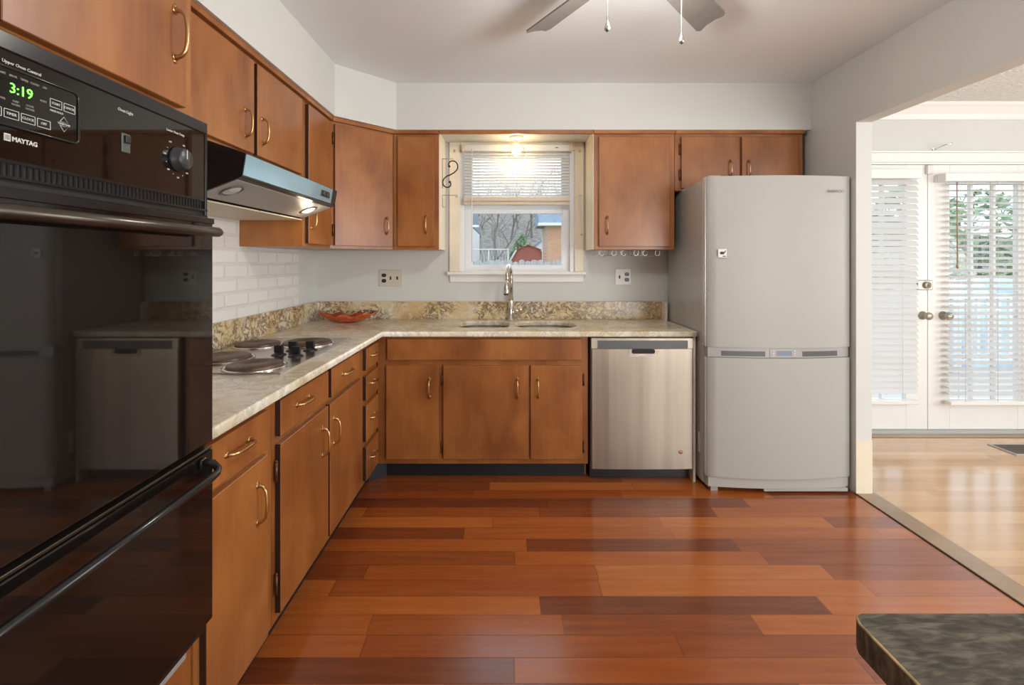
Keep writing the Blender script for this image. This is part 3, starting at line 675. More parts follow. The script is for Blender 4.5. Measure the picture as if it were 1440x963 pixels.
for t, y, z in (('TIMER', .714, 1.549), ('KEEP', .735, 1.5495), ('WARM', .735, 1.5445), ('COOK', .757, 1.5495), ('HOURS', .757, 1.5445), ('RESET', .779, 1.5645)): text_into(m, t, .0042, (DP, y, z), 'x', 'printdim')
def frame_into(q, y0, y1, z0, z1, t=.0008, mat='print'):
    for a, b, c, d_ in ((y0, y1, z0, z0+t), (y0, y1, z1-t, z1), (y0, y0+t, z0, z1), (y1-t, y1, z0, z1)): q.box(DP-.0002, DP+.0003, a, b, c, d_, mat)
for k, t in enumerate(('BAKE', 'TIMER', 'CLOCK', 'OFF')):
    y0 = .692 + k*.0255; frame_into(m, y0, y0+.0225, 1.522, 1.5355); text_into(m, t, .0056, (DP, y0+.0112, 1.5288), 'x', 'print')
for k, t in enumerate(('START', 'CANCEL')):
    y0 = .790 + k*.0245; frame_into(m, y0, y0+.0215, 1.560, 1.574); text_into(m, t, .0052, (DP, y0+.0107, 1.567), 'x', 'print')
text_into(m, 'PRESS HOLD', .0042, (DP, .802, 1.5545), 'x', 'print'); text_into(m, 'TEMP/TIME', .0048, (DP, .815, 1.5375), 'x', 'print')
for zc, sg in ((1.5445, 1), (1.531, -1)):
    P3 = [(DP+.0002, .815-.0075, zc-.0035*sg), (DP+.0002, .815+.0075, zc-.0035*sg), (DP+.0002, .815, zc+.0055*sg)]
    m.tube(P3+[P3[0]], .0006, 'print', 4)
dm = m.build('display_module', O)
m = MB(); text_into(m, '3:19', .0215, (DP+.0002, .7435, 1.5675), 'x', 'green', bold=0); m.build('clock_digits', dm)
m = MB(); m.box(-.742, -.7388, .938, .959, 1.520, 1.557, 'darkgrey', .001); m.box(-.7388, -.734, .942, .955, 1.5385, 1.553, 'blackmatte', .001); m.build('light_switch', O)
m = MB(); m.lathe([(0, 0), (.028, 0), (.028, .004), (.025, .006), (.0235, .019), (.021, .022), (0, .022)], (-.7408, 1.098, 1.5386), 'x', 'knob_black', 28); m.box(-.7195, -.7183, 1.0968, 1.0992, 1.5386, 1.559, 'print'); m.build('temperature_knob', O)
# vent band
m = MB(); m.box(-.760, -.752, OY0, OY1-.002, 1.416, 1.460, 'cab_recess'); m.box(-.752, -.741, OY0, OY1, 1.456, 1.461, 'blackenamel'); m.box(-.752, -.738, OY0, OY1, 1.432, 1.436, 'blackenamel'); m.box(-.752, -.738, OY0, OY1, 1.416, 1.420, 'blackenamel')
for k in range(66): y = OY0+.005+k*.0101; m.box(-.752, -.743, y, y+.0035, 1.436, 1.456, 'blackenamel')
m.build('vent_grille', O)
def oven_door(z0, z1, name):
    q = MB(); q.box(-.7449, -.720, OY0, OY1-.008, z0, z1, 'blackglass', .003, 2)
    return q.build(name, O)
d = oven_door(.872, 1.414, 'upper_door')
m = MB(); m.box(-.7195, -.7165, OY0, OY1-.008, 1.400, 1.4135, 'blackenamel', .001)
m.tube([(-.684, OY0, 1.378), (-.684, 1.155, 1.378), (-.686, 1.168, 1.378)], [.0115, .0115, .008], 'darkbronze', 14)
m.box(-.7195, -.690, 1.13, 1.15, 1.371, 1.386, 'blackenamel', .002); m.box(-.7195, -.690, OY0+.02, OY0+.04, 1.371, 1.386, 'blackenamel', .002)
h = m.build('handle', d)
m = MB(); m.box(-.752, -.742, OY0, OY1-.004, .860, .8715, 'blackenamel'); m.box(-.745, -.722, OY0, OY1-.010, .853, .859, 'darkbronze', .001); m.build('door_gap_trim', O)
d = oven_door(.4385, .851, 'lower_door')
m = MB()
m.tube([(-.715, 1.150, .835), (-.700, 1.163, .830), (-.686, 1.160, .818), (-.680, 1.145, .813), (-.678, 1.12, .812), (-.678, OY0, .812)], .0085, 'blackenamel', 14)
m.box(-.7195, -.712, 1.138, 1.160, .825, .845, 'blackenamel', .002)
m.build('handle', d)
m = MB(); m.box(-.7788, -.745, OY0, 1.135, .388, .401, 'fridge_band', .001); m.build('bottom_trim', O)

# =================================================================== COUNTERTOP
def fill_curve(name, splines, z, ext, bev, mat):
    cu = bpy.data.curves.new(name, 'CURVE'); cu.dimensions = '2D'; cu.fill_mode = 'BOTH'; cu.extrude = ext; cu.bevel_depth = bev; cu.bevel_resolution = 2
    for pts in splines:
        sp = cu.splines.new('POLY'); sp.points.add(len(pts)-1); sp.use_cyclic_u = True
        for p, q in zip(sp.points, pts): p.co = (q[0], q[1], 0, 1)
    to = bpy.data.objects.new(name, cu); C.objects.link(to); dg = bpy.context.evaluated_depsgraph_get(); dg.update()
    me = bpy.data.meshes.new_from_object(to.evaluated_get(dg)); bpy.data.objects.remove(to)
    b = bmesh.new(); b.from_mesh(me); bmesh.ops.remove_doubles(b, verts=b.verts, dist=1e-5)
    for f in b.faces: f.material_index = 0
    bmesh.ops.translate(b, vec=(0, 0, z), verts=b.verts)
    q = MB(); q.mi(mat); q.merge(b); return q
def rrect(x0, x1, y0, y1, r, n=6):
    out = []
    for cx, cy, a0 in ((x1-r, y1-r, 0), (x0+r, y1-r, PI/2), (x0+r, y0+r, PI), (x1-r, y0+r, 1.5*PI)):
        out += [(cx+r*math.cos(a0+PI/2*k/n), cy+r*math.sin(a0+PI/2*k/n)) for k in range(n+1)]
    return out
B1 = (-.318, .018, 3.03, 3.385, .10); B2 = (.044, .452, 3.03, 3.385, .13)
q = fill_curve('countertop', [[(XL+.005, 1.207), (-.738, 1.207), (-.738, 2.883), (1.117, 2.883), (1.117, YB-.003), (XL+.005, YB-.003)], rrect(*B1), rrect(*B2)], .879, .012, .004, 'granite_top')
tag(q.build('countertop', fixn=False), 'L-shaped tan granite worktop running round the corner to the sink', 'countertop')
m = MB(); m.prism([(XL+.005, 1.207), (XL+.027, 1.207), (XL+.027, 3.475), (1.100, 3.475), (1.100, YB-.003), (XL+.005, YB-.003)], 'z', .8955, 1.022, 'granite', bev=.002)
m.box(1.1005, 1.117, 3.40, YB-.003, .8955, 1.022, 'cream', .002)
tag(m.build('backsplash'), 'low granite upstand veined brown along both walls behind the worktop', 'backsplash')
# sink
SK = thing('double_sink', 'stainless double bowl sink set under the worktop below the window', 'sink', (.07, 3.2, .66))
def bowl(b, zb, nm):
    x0, x1, y0, y1, r = b; q = MB(); i = q.mi('steel')
    rings = []
    for inset, z, rad in ((-.004, .8615, r), (0.0, .8610, r), (.004, .80, r), (.012, zb+.03, r*.95), (.03, zb+.006, r*.8), (.07, zb, r*.6)):
        rings.append([q.bm.verts.new((px, py, z)) for px, py in rrect(x0+inset, x1-inset, y0+inset, y1-inset, rad)])
    n = len(rings[0])
    for k in range(len(rings)-1):
        for j in range(n):
            f = q.bm.faces.new((rings[k][j], rings[k][(j+1) % n], rings[k+1][(j+1) % n], rings[k+1][j])); f.smooth = True
    q.bm.faces.new(rings[-1])
    o = q.build(nm, SK, fixn=False)
    q = MB(); cx, cy = (x0+x1)/2, (y0+y1)/2+.04
    q.lathe([(.042, .003), (.04, .005), (.03, .002), (.012, .001), (0, .001)], (cx, cy, zb), 'z', 'chrome', 20); q.build('drain', o)
bowl(B1, .70, 'bowl'); bowl(B2, .68, 'bowl')
# faucet
F = thing('faucet', 'tall brushed nickel gooseneck pull-down faucet behind the sink', 'faucet', (.028, 3.44, .895))
m = MB(); m.lathe([(0, .0), (.026, 0), (.026, .006), (.019, .010), (.0185, .11), (.0165, .116), (.0165, .14)], (.028, 3.435, .896), 'z', 'chrome', 24); m.build('base', F)
m = MB(); pts = [(.028, 3.435, 1.00), (.028, 3.435, 1.20)]
for k in range(1, 13):
    a = PI*k/12; pts.append((.028-.020*(1-math.cos(a))*.5*1.4, 3.435-.085*(1-math.cos(a)), 1.20+.078*math.sin(a)))
m.tube(pts+[(.0, 3.262, 1.17)], [.0162, .0150]+[.0140-.0002*k for k in range(12)]+[.0125], 'chrome', 14); m.build('spout', F)
m = MB(); m.tube([(.0, 3.262, 1.172), (-.001, 3.258, 1.165), (-.005, 3.245, 1.10), (-.006, 3.243, 1.088)], [.013, .0165, .020, .018], 'chrome', 16); m.tube([(-.006, 3.243, 1.088), (-.006, 3.2425, 1.083)], [.015, .015], 'blackmatte', 16); m.build('spray_head', F)
m = MB(); m.tube([(.040, 3.435, .962), (.085, 3.432, .962)], .014, 'chrome', 14); m.tube([(.085, 3.432, .962), (.098, 3.430, .968), (.104, 3.428, .985)], [.014, .010, .006], 'chrome', 12); m.build('lever', F)

# cooktop
K = thing('electric_cooktop', 'stainless electric cooktop with four solid burners set in the worktop', 'cooktop', (-1.085, 2.2, .895))
m = MB(); m.box(-1.325, -.836, 1.79, 2.60, .8953, .9015, 'steel', .0015); m.box(-.8358, -.826, 1.785, 2.605, .8953, .902, 'chrome', .0015); m.build('top_plate', K)
for x, y, r in ((-.972, 1.885, .100), (-1.185, 2.035, .108), (-1.205, 2.365, .100), (-.985, 2.41, .112)):
    q = MB(); q.lathe([(r*1.13, .0), (r*1.15, .004), (r*1.08, .006), (r*1.03, .003)], (x, y, .9016), 'z', 'chrome', 40); q.lathe([(r, .0005), (r, .012), (r*.96, .015), (r*.35, .0145), (r*.32, .0125), (r*.1, .0125), (0, .0125)], (x, y, .9016), 'z', 'coil', 40)
    for t in (.5, .65, .8): q.lathe([(r*t, .0147), (r*(t+.01), .0155), (r*(t+.02), .0147)], (x, y, .9016), 'z', 'coil', 40)
    q.build('burner', K)
for x, y in ((-.992, 2.125), (-.975, 2.225), (-.905, 2.095), (-.900, 2.235)):
    q = MB(); q.lathe([(.031, 0), (.031, .003), (.026, .005), (.020, .007), (.018, .012), (0, .012)], (x, y, .9016), 'z', 'blackmatte', 20); q.box(x-.020, x+.020, y-.007, y+.007, .913, .944, 'blackmatte', .003, 2); q.build('knob', K)

# leaf dish
m = MB(); cx, cy = -1.085, 3.30
n = 40; rings = []
for t, zz in ((.0, .004), (.35, .004), (.6, .014), (.82, .034), (1.0, .052)):
    ring = []
    for j in range(n):
        a = 2*PI*j/n; rad = .165*(1+.16*math.cos(2*a)) * t; lobes = (1+.10*math.sin(7*a+.5)*t*t)
        x = rad*math.cos(a)*lobes; y = rad*.50*math.sin(a)*lobes
        z = zz + (.020*abs(math.cos(a))**3 + .010*math.sin(7*a))*t*t
        ring.append(m.bm.verts.new((cx+x, cy+y, .896+z)))
    rings.append(ring)
i0 = m.mi('dish'); i1 = m.mi('dish_rim')
c0 = m.bm.verts.new((cx, cy, .900))
for k in range(1, len(rings)-1):
    for j in range(n):
        f = m.bm.faces.new((rings[k][j], rings[k][(j+1) % n], rings[k+1][(j+1) % n], rings[k+1][j])); f.smooth = True; f.material_index = i0
for j in range(n):
    f = m.bm.faces.new((c0, rings[1][j], rings[1][(j+1) % n])); f.material_index = i0
for v in rings[0]: m.bm.verts.remove(v)
o = m.build('leaf_dish'); tag(o, 'orange-red leaf-shaped dish on the worktop in the corner', 'dish')
sm = o.modifiers.new('thickness', 'SOLIDIFY'); sm.thickness = .004; sm.offset = 1
D = o
m = MB()
for k in range(9):
    a = math.radians(10+k*17); r0 = .165*(1+.16*math.cos(2*a)); x = cx+r0*math.cos(a)*.98; y = cy+r0*.5*math.sin(a)*.98
    z = .956+.012*abs(math.cos(a))**3
    m.tube([(x-.012, y, z-.006), (x-.004, y, z+.008), (x+.006, y, z+.002), (x+.010, y, z+.010)], [.003, .005, .004, .001], 'dish_rim', 6)
m.build('rim_berries', D)

# =================================================================== RANGE HOOD
H = thing('range_hood', 'black under-cabinet range hood with blue film on its front', 'hood', (-1.1, 2.04, 1.52))
hy0, hy1 = 1.612, 2.478
m = MB(); i = m.mi('blackenamel')
sec = [(XL+.006, 1.7205), (-1.03, 1.7205), (-.985, 1.708), (-.862, 1.666), (-.874, 1.592), (-.884, 1.585), (-1.03, 1.528), (XL+.006, 1.520)]
m.prism([(p[0], p[1]) for p in sec], 'y', hy0, hy1, 'blackenamel'); m.build('canopy', H)
m = MB()
def hp_(x, z, off=.0012): return x, z
m.prism([(-.8612, 1.664), (-.8725, 1.595), (-.8743, 1.5952), (-.8632, 1.6645)], 'y', hy0+.004, hy1-.06, 'bluefilm'); f = m.build('front_panel', H); f['label'] = 'glossy blue film front'
m = MB(); m.prism([(-.8612, 1.664), (-.8725, 1.595), (-.8743, 1.5952), (-.8632, 1.6645)], 'y', hy1-.058, hy1-.002, 'blackmatte')
for y in (hy1-.17, hy1-.125): m.lathe([(0, 0), (.010, 0), (.009, .005), (0, .005)], (-.8655, y, 1.630), 'x', 'darkgrey', 14)
m.box(-.866, -.8645, hy1-.20, hy1-.095, 1.615, 1.645, 'blackmatte', .001)
m.build('switch_panel', H)
m = MB(); sl_ = lambda x: 1.585+(x+.884)*(1.585-1.528)/(.146)
m.prism([(-.895, sl_(-.895)-.0015), (-1.028, sl_(-1.028)-.0015), (-1.028, sl_(-1.028)+.0002), (-.895, sl_(-.895)+.0002)], 'y', hy0+.008, hy1-.008, 'fridge_band'); m.build('underside_plate', H)
m = MB(); m.box(-1.345, -1.035, hy0+.012, (hy0+hy1)/2-.004, 1.5155, 1.5215, 'filter', .001); m.build('filter', H)
m = MB(); m.box(-1.345, -1.035, (hy0+hy1)/2+.004, hy1-.012, 1.5155, 1.5215, 'filter', .001); m.build('filter', H)
nn = Vector((.057, 0, -.146)).normalized()*1.0; aa = Vector((0, 1, 0)); bb = aa.cross(nn)
for y, lit in ((hy0+.085, False), (hy1-.13, True)):
    q = MB(); c = Vector((-.955, y, sl_(-.955)-.0018))
    q.lathe([(.040, 0), (.042, .003), (.034, .004), (.030, .001)], c, (aa, bb, nn), 'darkgrey', 24); q.lathe([(.032, .0005), (.026, .005), (.012, .010), (0, .011)], c, (aa, bb, nn), 'lampglow' if lit else 'fridge_strip', 24)
    q.build('lamp', H)
lp = point('hood_lamp_light', (-.935, hy1-.13, 1.515), 0.5, (1, .8, .55), .03)

# =================================================================== DISHWASHER
W = thing('dishwasher', 'brushed stainless dishwasher right of the sink cabinet', 'dishwasher', (.80, 3.1, 0))
m = MB(); m.box(.494, 1.100, 2.905, YB-.03, .10, .858, 'darkgrey'); m.box(.50, 1.095, 2.96, 3.02, .002, .10, 'blackmatte'); m.build('tub', W)
m = MB(); dy = 2.880
m.prism([(.496, 2.888), (.502, 2.880), (.60, 2.876), (.80, 2.874), (1.0, 2.876), (1.092, 2.880), (1.098, 2.888), (1.098, 2.904), (.496, 2.904)], 'z', .085, .792, 'steel_dw'); dr = m.build('door', W)
m = MB(); m.box(.496, 1.098, 2.880, 2.904, .7925, .856, 'steel_dw', .002); m.box(.534, 1.066, 2.8785, 2.882, .7925, .842, 'darkgrey', .0008); m.build('control_strip', W)
m = MB(); m.prism(rrect(.716, .886, .748, .7921, .014, 4), 'y', 2.8715, 2.8755, 'chrome'); m.prism(rrect(.733, .869, .766, .7921, .010, 4), 'y', 2.8700, 2.8714, 'cab_recess'); m.build('handle', dr)
m = MB(); m.lathe([(0, 0), (.014, 0), (.014, .0012), (0, .0012)], (1.022, 2.8758, .187), 'y', 'print', 20); m.lathe([(0, .0012), (.0105, .0012), (.0105, .0016), (0, .0016)], (1.022, 2.8758, .187), 'y', 'dish', 20)
text_into(m, 'H', .014, (1.022, 2.8736, .187), 'y', 'print', bold=.0004); m.build('badge', dr)

# =================================================================== REFRIGERATOR
G = thing('refrigerator', 'large off-white refrigerator with bottom freezer beside the doorway', 'refrigerator', (1.54, 3.1, 0))
fx0, fx1 = 1.133, 1.952; fyb = 2.83
def front_poly(x0, x1, ye, bulge, back, rc=.018):
    n = 16; pts = [(x0, back), (x0, ye+rc)]
    for k in range(n+1):
        t = k/n; x = x0+.006+(x1-x0-.012)*t; pts.append((x, ye - bulge*(1-(2*t-1)**2)))
    pts += [(x1, ye+rc), (x1, back)]
    return pts
m = MB(); m.box(fx0, fx1, fyb, 3.44, .03, 1.775, 'fridge_side', .004, 2); m.build('cabinet_body', G)
m = MB(); m.prism(front_poly(fx0+.001, fx1-.001, 2.775, .042, 2.825), 'z', .824, 1.790, 'fridge', smooth=True); ud = m.build('upper_door', G)
m = MB(); m.prism(front_poly(fx0+.001, fx1-.001, 2.775, .042, 2.825), 'z', .088, .764, 'fridge', smooth=True); ld = m.build('freezer_door', G)
for door, za, zb in ((ud, .8245, 1.7895), (ld, .0885, .7635)):
    q = MB(); q.box(fx0-.001, fx0+.0008, 2.789, 2.826, za, zb, 'fridge_strip'); o = q.build('edge_trim', door); o['label'] = 'silver strip'
m = MB(); m.prism(front_poly(fx0+.004, fx1-.004, 2.782, .040, 2.828), 'z', .7655, .8225, 'fridge_band')
bm_o = m.build('handle_band', G)
m = MB()
def fy(x, off): t = (x-fx0)/(fx1-fx0); return 2.782-.040*(1-(2*t-1)**2)-off
def cpanel(q, xa, xb, z0, z1, off, mat, n=8):
    for k in range(n):
        a = xa+(xb-xa)*k/n; b = xa+(xb-xa)*(k+1)/n
        q.prism([(a, fy(a, off)), (b, fy(b, off)), (b, fy(b, -.004)), (a, fy(a, -.004))], 'z', z0, z1, mat)
cpanel(m, 1.215, 1.45, .774, .803, .001, 'darkgrey'); cpanel(m, 1.66, 1.87, .774, .803, .001, 'darkgrey')
cpanel(m, 1.205, 1.46, .803, .808, .003, 'fridge_band'); cpanel(m, 1.65, 1.88, .803, .808, .003, 'fridge_band')
cpanel(m, 1.14, 1.945, .762, .767, .0045, 'darkgrey', 16)
m.build('grip_recess', bm_o)
m = MB(); cpanel(m, 1.475, 1.635, .770, .816, .002, 'fridge_band'); cpanel(m, 1.512, 1.598, .778, .806, .003, 'lcd')
for x in (1.495, 1.615):
    for z in (.779, .792, .805): m.lathe([(0, 0), (.004, 0), (.003, .0015), (0, .0015)], (x, fy(x, .002), z), 'y', 'whiteplate', 10)
m.build('display', bm_o)
m = MB(); text_into(m, 'DAEWOO', .022, (1.850, 2.7475, 1.702), 'y', 'darkgrey'); o = m.build('badge', ud); o.rotation_euler[2] = .105
m = MB(); m.prism(front_poly(fx0+.006, fx1-.006, 2.780, .034, 2.828), 'z', .030, .084, 'fridge'); m.box(fx0+.03, fx0+.07, 2.79, 2.84, .0, .03, 'fridge_band'); m.box(1.45, fx1-.03, 2.755, 2.80, .012, .03, 'fridge'); m.box(fx1-.07, fx1-.03, 2.79, 2.84, .0, .03, 'fridge_band'); m.build('kick_plate', G)
m = MB(); m.box(fx0+.02, fx0+.09, 2.79, 2.87, 1.7901, 1.799, 'fridge', .003); m.build('hinge_cover', G)
m = MB(); m.box(fx0-.0012, fx0-.0002, 2.868, 2.895, .185, .305, 'whiteplate'); m.build('side_sticker', G)
m = MB(); m.box(1.190, 1.236, 2.7484, 2.7504, 1.330, 1.378, 'whiteplate', .0005)
m.prism([(1.197, 1.357), (1.203, 1.348), (1.218, 1.347), (1.227, 1.358), (1.232, 1.368), (1.228, 1.370), (1.222, 1.361), (1.208, 1.364)], 'y', 2.7476, 2.7484, 'blackmatte')
m.box(1.214, 1.231, 2.7478, 2.7484, 1.334, 1.340, 'darkgrey')
o = m.build('refrigerator_magnet'); o.rotation_euler[2] = -.16; o.location.y += .002; tag(o, 'small white square magnet with a dark printed shape on the refrigerator door', 'magnet')

# =================================================================== OUTLETS
def plate(name, label, x0, x1, z0, z1, mat, rec_x, sw):
    T = thing(name, label, 'wall outlet', ((x0+x1)/2, 3.5, (z0+z1)/2), 'wall plates above the worktop')
    q = MB(); q.box(x0, x1, 3.4935, 3.4998, z0, z1, mat, .002, 2); q.build('cover_plate', T)
    zc = (z0+z1)/2
    for dz in (.0195, -.0195):
        q = MB(); q.prism([(rec_x+.0165*math.cos(a), zc+dz+.0155*max(-.82, min(.82, math.sin(a)))) for a in [2*PI*k/20 for k in range(20)]], 'y', 3.4905, 3.4936, 'brown')
        for dx in (-.006, .006): q.box(rec_x+dx-.0012, rec_x+dx+.0012, 3.490, 3.4906, zc+dz-.002, zc+dz+.006, 'darkgrey')
        q.build('socket', T)
    for x in sw:
        q = MB(); q.prism([(3.4935, zc-.012), (3.4935, zc+.012), (3.486, zc+.010), (3.490, zc-.010)], 'x', x-.0045, x+.0045, 'brown'); q.build('toggle', T)
plate('wall_plate', 'ivory three-gang plate with brown outlet and two toggles, left of the window', -.915, -.747, 1.130, 1.247, 'ivory', -.880, (-.832, -.784))
plate('wall_plate', 'white two-gang plate with one toggle and brown outlet, right of the window', .775, .887, 1.138, 1.254, 'whiteplate', .857, (.805,))

# brackets by the window
m = MB(); bx = -.400; by = 3.30
# scroll: lies in the X-Z plane, fixed to the cabinet side
pts = []
def spiral(cx, cz, r0, r1, a0, a1, n): return [(cx+(r0+(r1-r0)*k/n)*math.cos(a0+(a1-a0)*k/n), by, cz+(r0+(r1-r0)*k/n)*math.sin(a0+(a1-a0)*k/n)) for k in range(n+1)]
top = spiral(-.374, 1.955, .018, .046, math.radians(200), math.radians(-40), 14)
bot = spiral(-.398, 1.835, .040, .014, math.radians(140), math.radians(400), 14)
m.tube(top + [(-.360, by, 1.905), (-.382, by, 1.893), (-.405, by, 1.884), (-.425, by, 1.868)] + bot, .0042, 'iron', 8)
for p in (top[0], bot[-1]): m.lathe([(0, -.008), (.006, -.006), (.009, 0), (.006, .006), (0, .008)], p, 'z', 'iron', 10)
m.tube([(-.4375, by, 2.005), (-.4355, by, 1.80)], .0025, 'greyiron', 6); m.tube([(-.4365, by, 2.000), (-.365, by, 2.000)], .002, 'greyiron', 6); m.tube([(-.4365, by, 1.845), (-.43, by, 1.85)], .0025, 'greyiron', 6)
tag(m.build('scroll_bracket'), 'black iron S-scroll plant bracket left of the window', 'bracket')
m = MB(); m.tube([(-.436, by, 1.675), (-.4365, by, 1.755), (-.34, by, 1.755), (-.334, by, 1.748), (-.336, by, 1.742), (-.348, by, 1.744)], .0022, 'greyiron', 6); m.tube([(-.436, by, 1.675), (-.428, by, 1.672), (-.424, by, 1.678)], .0022, 'greyiron', 6)
tag(m.build('wire_bracket'), 'thin grey wire hook bracket below the iron scroll by the window', 'bracket')
m = MB(); m.tube([(.525, 3.4815, 1.775), (.525, 3.468, 1.775), (.515, 3.462, 1.782), (.508, 3.462, 1.772)], .003, 'whitewire', 6)
m.tube([(.519, 3.472, 1.774), (.512, 3.474, 1.70), (.528, 3.474, 1.60), (.532, 3.474, 1.54), (.53, 3.474, 1.50)], .0015, 'whitewire', 6)
m.tube([(.519, 3.472, 1.774), (.530, 3.474, 1.70), (.526, 3.474, 1.60), (.532, 3.474, 1.54)], .0015, 'whitewire', 6)
m.tube([(.545, 3.474, 1.50), (.525, 3.474, 1.496), (.53, 3.474, 1.515), (.54, 3.474, 1.505)], .003, 'whitewire', 6)
tag(m.build('cord_hook'), 'white cord looped on a small hook right of the window', 'hook')
for x, lab in ((-.375, 'tiny brass cup hook at the top left corner of the window casing'), (.515, 'tiny brass cup hook at the top right corner of the window casing')):
    q = MB(); q.tube([(x, 3.4815, 2.10), (x, 3.472, 2.10), (x+.008, 3.466, 2.092), (x+.002, 3.466, 2.083), (x-.006, 3.466, 2.088)], .002, 'brass', 6); tag(q.build('cup_hook'), lab, 'hook', 'cup hooks on the window casing')

# ceiling bulb over the sink
Lb = thing('globe_bulb', 'lit clear globe bulb under the soffit over the sink', 'lamp', (.063, 3.33, 2.03))
gx, gy, gz = .063, 3.33, 2.052
m = MB(); m.lathe([(0, 2.1565-gz), (.048, 2.1565-gz), (.046, 2.146-gz), (.028, 2.138-gz), (.018, 2.132-gz)], (gx, gy, gz), 'z', 'whiteplate', 24); m.build('socket', Lb)
m = MB(); m.lathe([(.017, .082)]+[(.062*math.sin(a), .062*math.cos(a)) for a in [.32+(PI-.32)*k/16 for k in range(17)]][:-1]+[(0, -.062)], (gx, gy, gz), 'z', 'bulbglass', 28); gb = m.build('globe', Lb)
m = MB()
for k in range(6):
    a = 2*PI*k/6; m.tube([(gx+.008*math.cos(a), gy+.008*math.sin(a), gz+.03), (gx+.011*math.cos(a), gy+.011*math.sin(a), gz), (gx+.006*math.cos(a), gy+.006*math.sin(a), gz-.028)], .0012, 'filament', 5)
m.build('filament', Lb)
point('globe_bulb_light', (gx, gy, gz-.0), 2.0, (1, .72, .40), .03)

# =================================================================== CEILING FAN
fcx, fcy = .455, 1.635
Fn = thing('ceiling_fan', 'grey-bladed ceiling fan with light and two pull chains', 'ceiling fan', (fcx, fcy, 2.2))
m = MB(); m.lathe([(0, 2.4599), (.09, 2.4599), (.095, 2.43), (.115, 2.41), (.125, 2.36), (.12, 2.33), (.08, 2.315), (0, 2.315)], (fcx, fcy, 0), 'z', 'chrome', 32); m.build('motor_housing', Fn)
for k in range(5):
    a = math.radians(48+72*k); ux, uy = math.cos(a), math.sin(a); tl = -math.radians(17)
    q = MB(); i = q.mi('blade'); vx, vy = -uy, ux
    def bp(r, s, dz=0): 
        zc = 2.342 + s*math.sin(tl); return (fcx+ux*r+vx*s*math.cos(tl), fcy+uy*r+vy*s*math.cos(tl), zc+dz)
    out = [(.17, -.042), (.30, -.055), (.625, -.064), (.645, -.052), (.632, -.02), (.634, .02), (.650, .052), (.632, .064), (.30, .055), (.17, .042)]
    top_ = [q.bm.verts.new(bp(r, s_, .004)) for r, s_ in out]; bot_ = [q.bm.verts.new(bp(r, s_, -.004)) for r, s_ in out]
    q.bm.faces.new(top_); q.bm.faces.new(bot_[::-1])
    for j in range(len(out)): q.bm.faces.new((top_[j], top_[(j+1) % len(out)], bot_[(j+1) % len(out)], bot_[j]))
    bo = q.build('blade', Fn)
    q = MB(); q.tube([bp(.10, 0, -.012), bp(.15, 0, -.010), bp(.20, .0, -.008)], [.012, .010, .009], 'chrome', 8); q.tube([bp(.19, -.025, -.007), bp(.19, .025, -.007)], .004, 'chrome', 8); q.build('blade_iron', bo)
m = MB(); m.lathe([(.10, 2.314), (.125, 2.305), (.128, 2.290), (.115, 2.288)], (fcx, fcy, 0), 'z', 'chrome', 32); m.build('light_collar', Fn)
M['frost'] = simple('frosted_bowl', (.95, .92, .85), .4, emit=(1, .86, .66), es=2.2)
m = MB(); m.lathe([(.115, 2.289), (.108, 2.265), (.085, 2.243), (.05, 2.229), (0, 2.224)], (fcx, fcy, 0), 'z', 'frost', 32); m.build('light_bowl', Fn)
for x, y, zb in ((.330, 1.610, 2.068), (.590, 1.650, 2.045)):
    q = MB(); q.tube([(x, y, 2.296), (x, y, zb+.03)], .0014, 'chain', 6)
    if True:
        ax = Vector((x-fcx, y-fcy, 0)).normalized(); q.tube([(fcx+ax.x*.12, fcy+ax.y*.12, 2.298), (x, y, 2.296)], .002, 'chrome', 6)
    ch = q.build('pull_chain', Fn)
    q = MB(); q.lathe([(0, .036), (.003, .034), (.0055, .022), (.0095, .010), (.009, .004), (.005, .0)], (x, y, zb), 'z', 'steel', 14); q.lathe([(0.004, .001), (.003, -.002), (0, -.002)], (x, y, zb), 'z', 'darkgrey', 10); q.build('pull_fob', ch)
point('fan_lamp_light', (fcx, fcy, 2.17), 24, (1, .97, .92), .09)

# =================================================================== TABLE
Tb = thing('dining_table', 'worn black wooden table at the bottom right corner', 'table', (1.05, .2, 0))
m = MB(); m.prism([(.545, .758), (.551, .772), (.565, .780), (1.60, .780), (1.60, -.55), (.545, -.55)], 'z', .700, .749, 'table', bev=.003); tt = m.build('tabletop', Tb)
m = MB(); m.tube([(.5465, -.54, .7475), (.5465, .2, .7478), (.5465, .756, .7475), (.552, .770, .7475)], .0022, 'wornedge', 6); o = m.build('edge_wear', tt); o['label'] = 'bare wood rubbed along the edge'
m = MB(); m.box(.64, 1.51, .64, .66, .62, .6995, 'table'); m.box(.64, 1.51, -.46, -.44, .62, .6995, 'table'); m.box(.62, .64, -.44, .64, .62, .6995, 'table'); m.box(1.51, 1.53, -.44, .64, .62, .6995, 'table'); m.build('apron', Tb)
for x in (.645, 1.505):
    for y in (-.435, .635):
        q = MB(); q.tube([(x, y, .6995), (x, y, .60), (x, y, .58), (x, y, .03), (x, y, .001)], [.032, .032, .036, .022, .024], 'table', 16); q.build('leg', Tb)

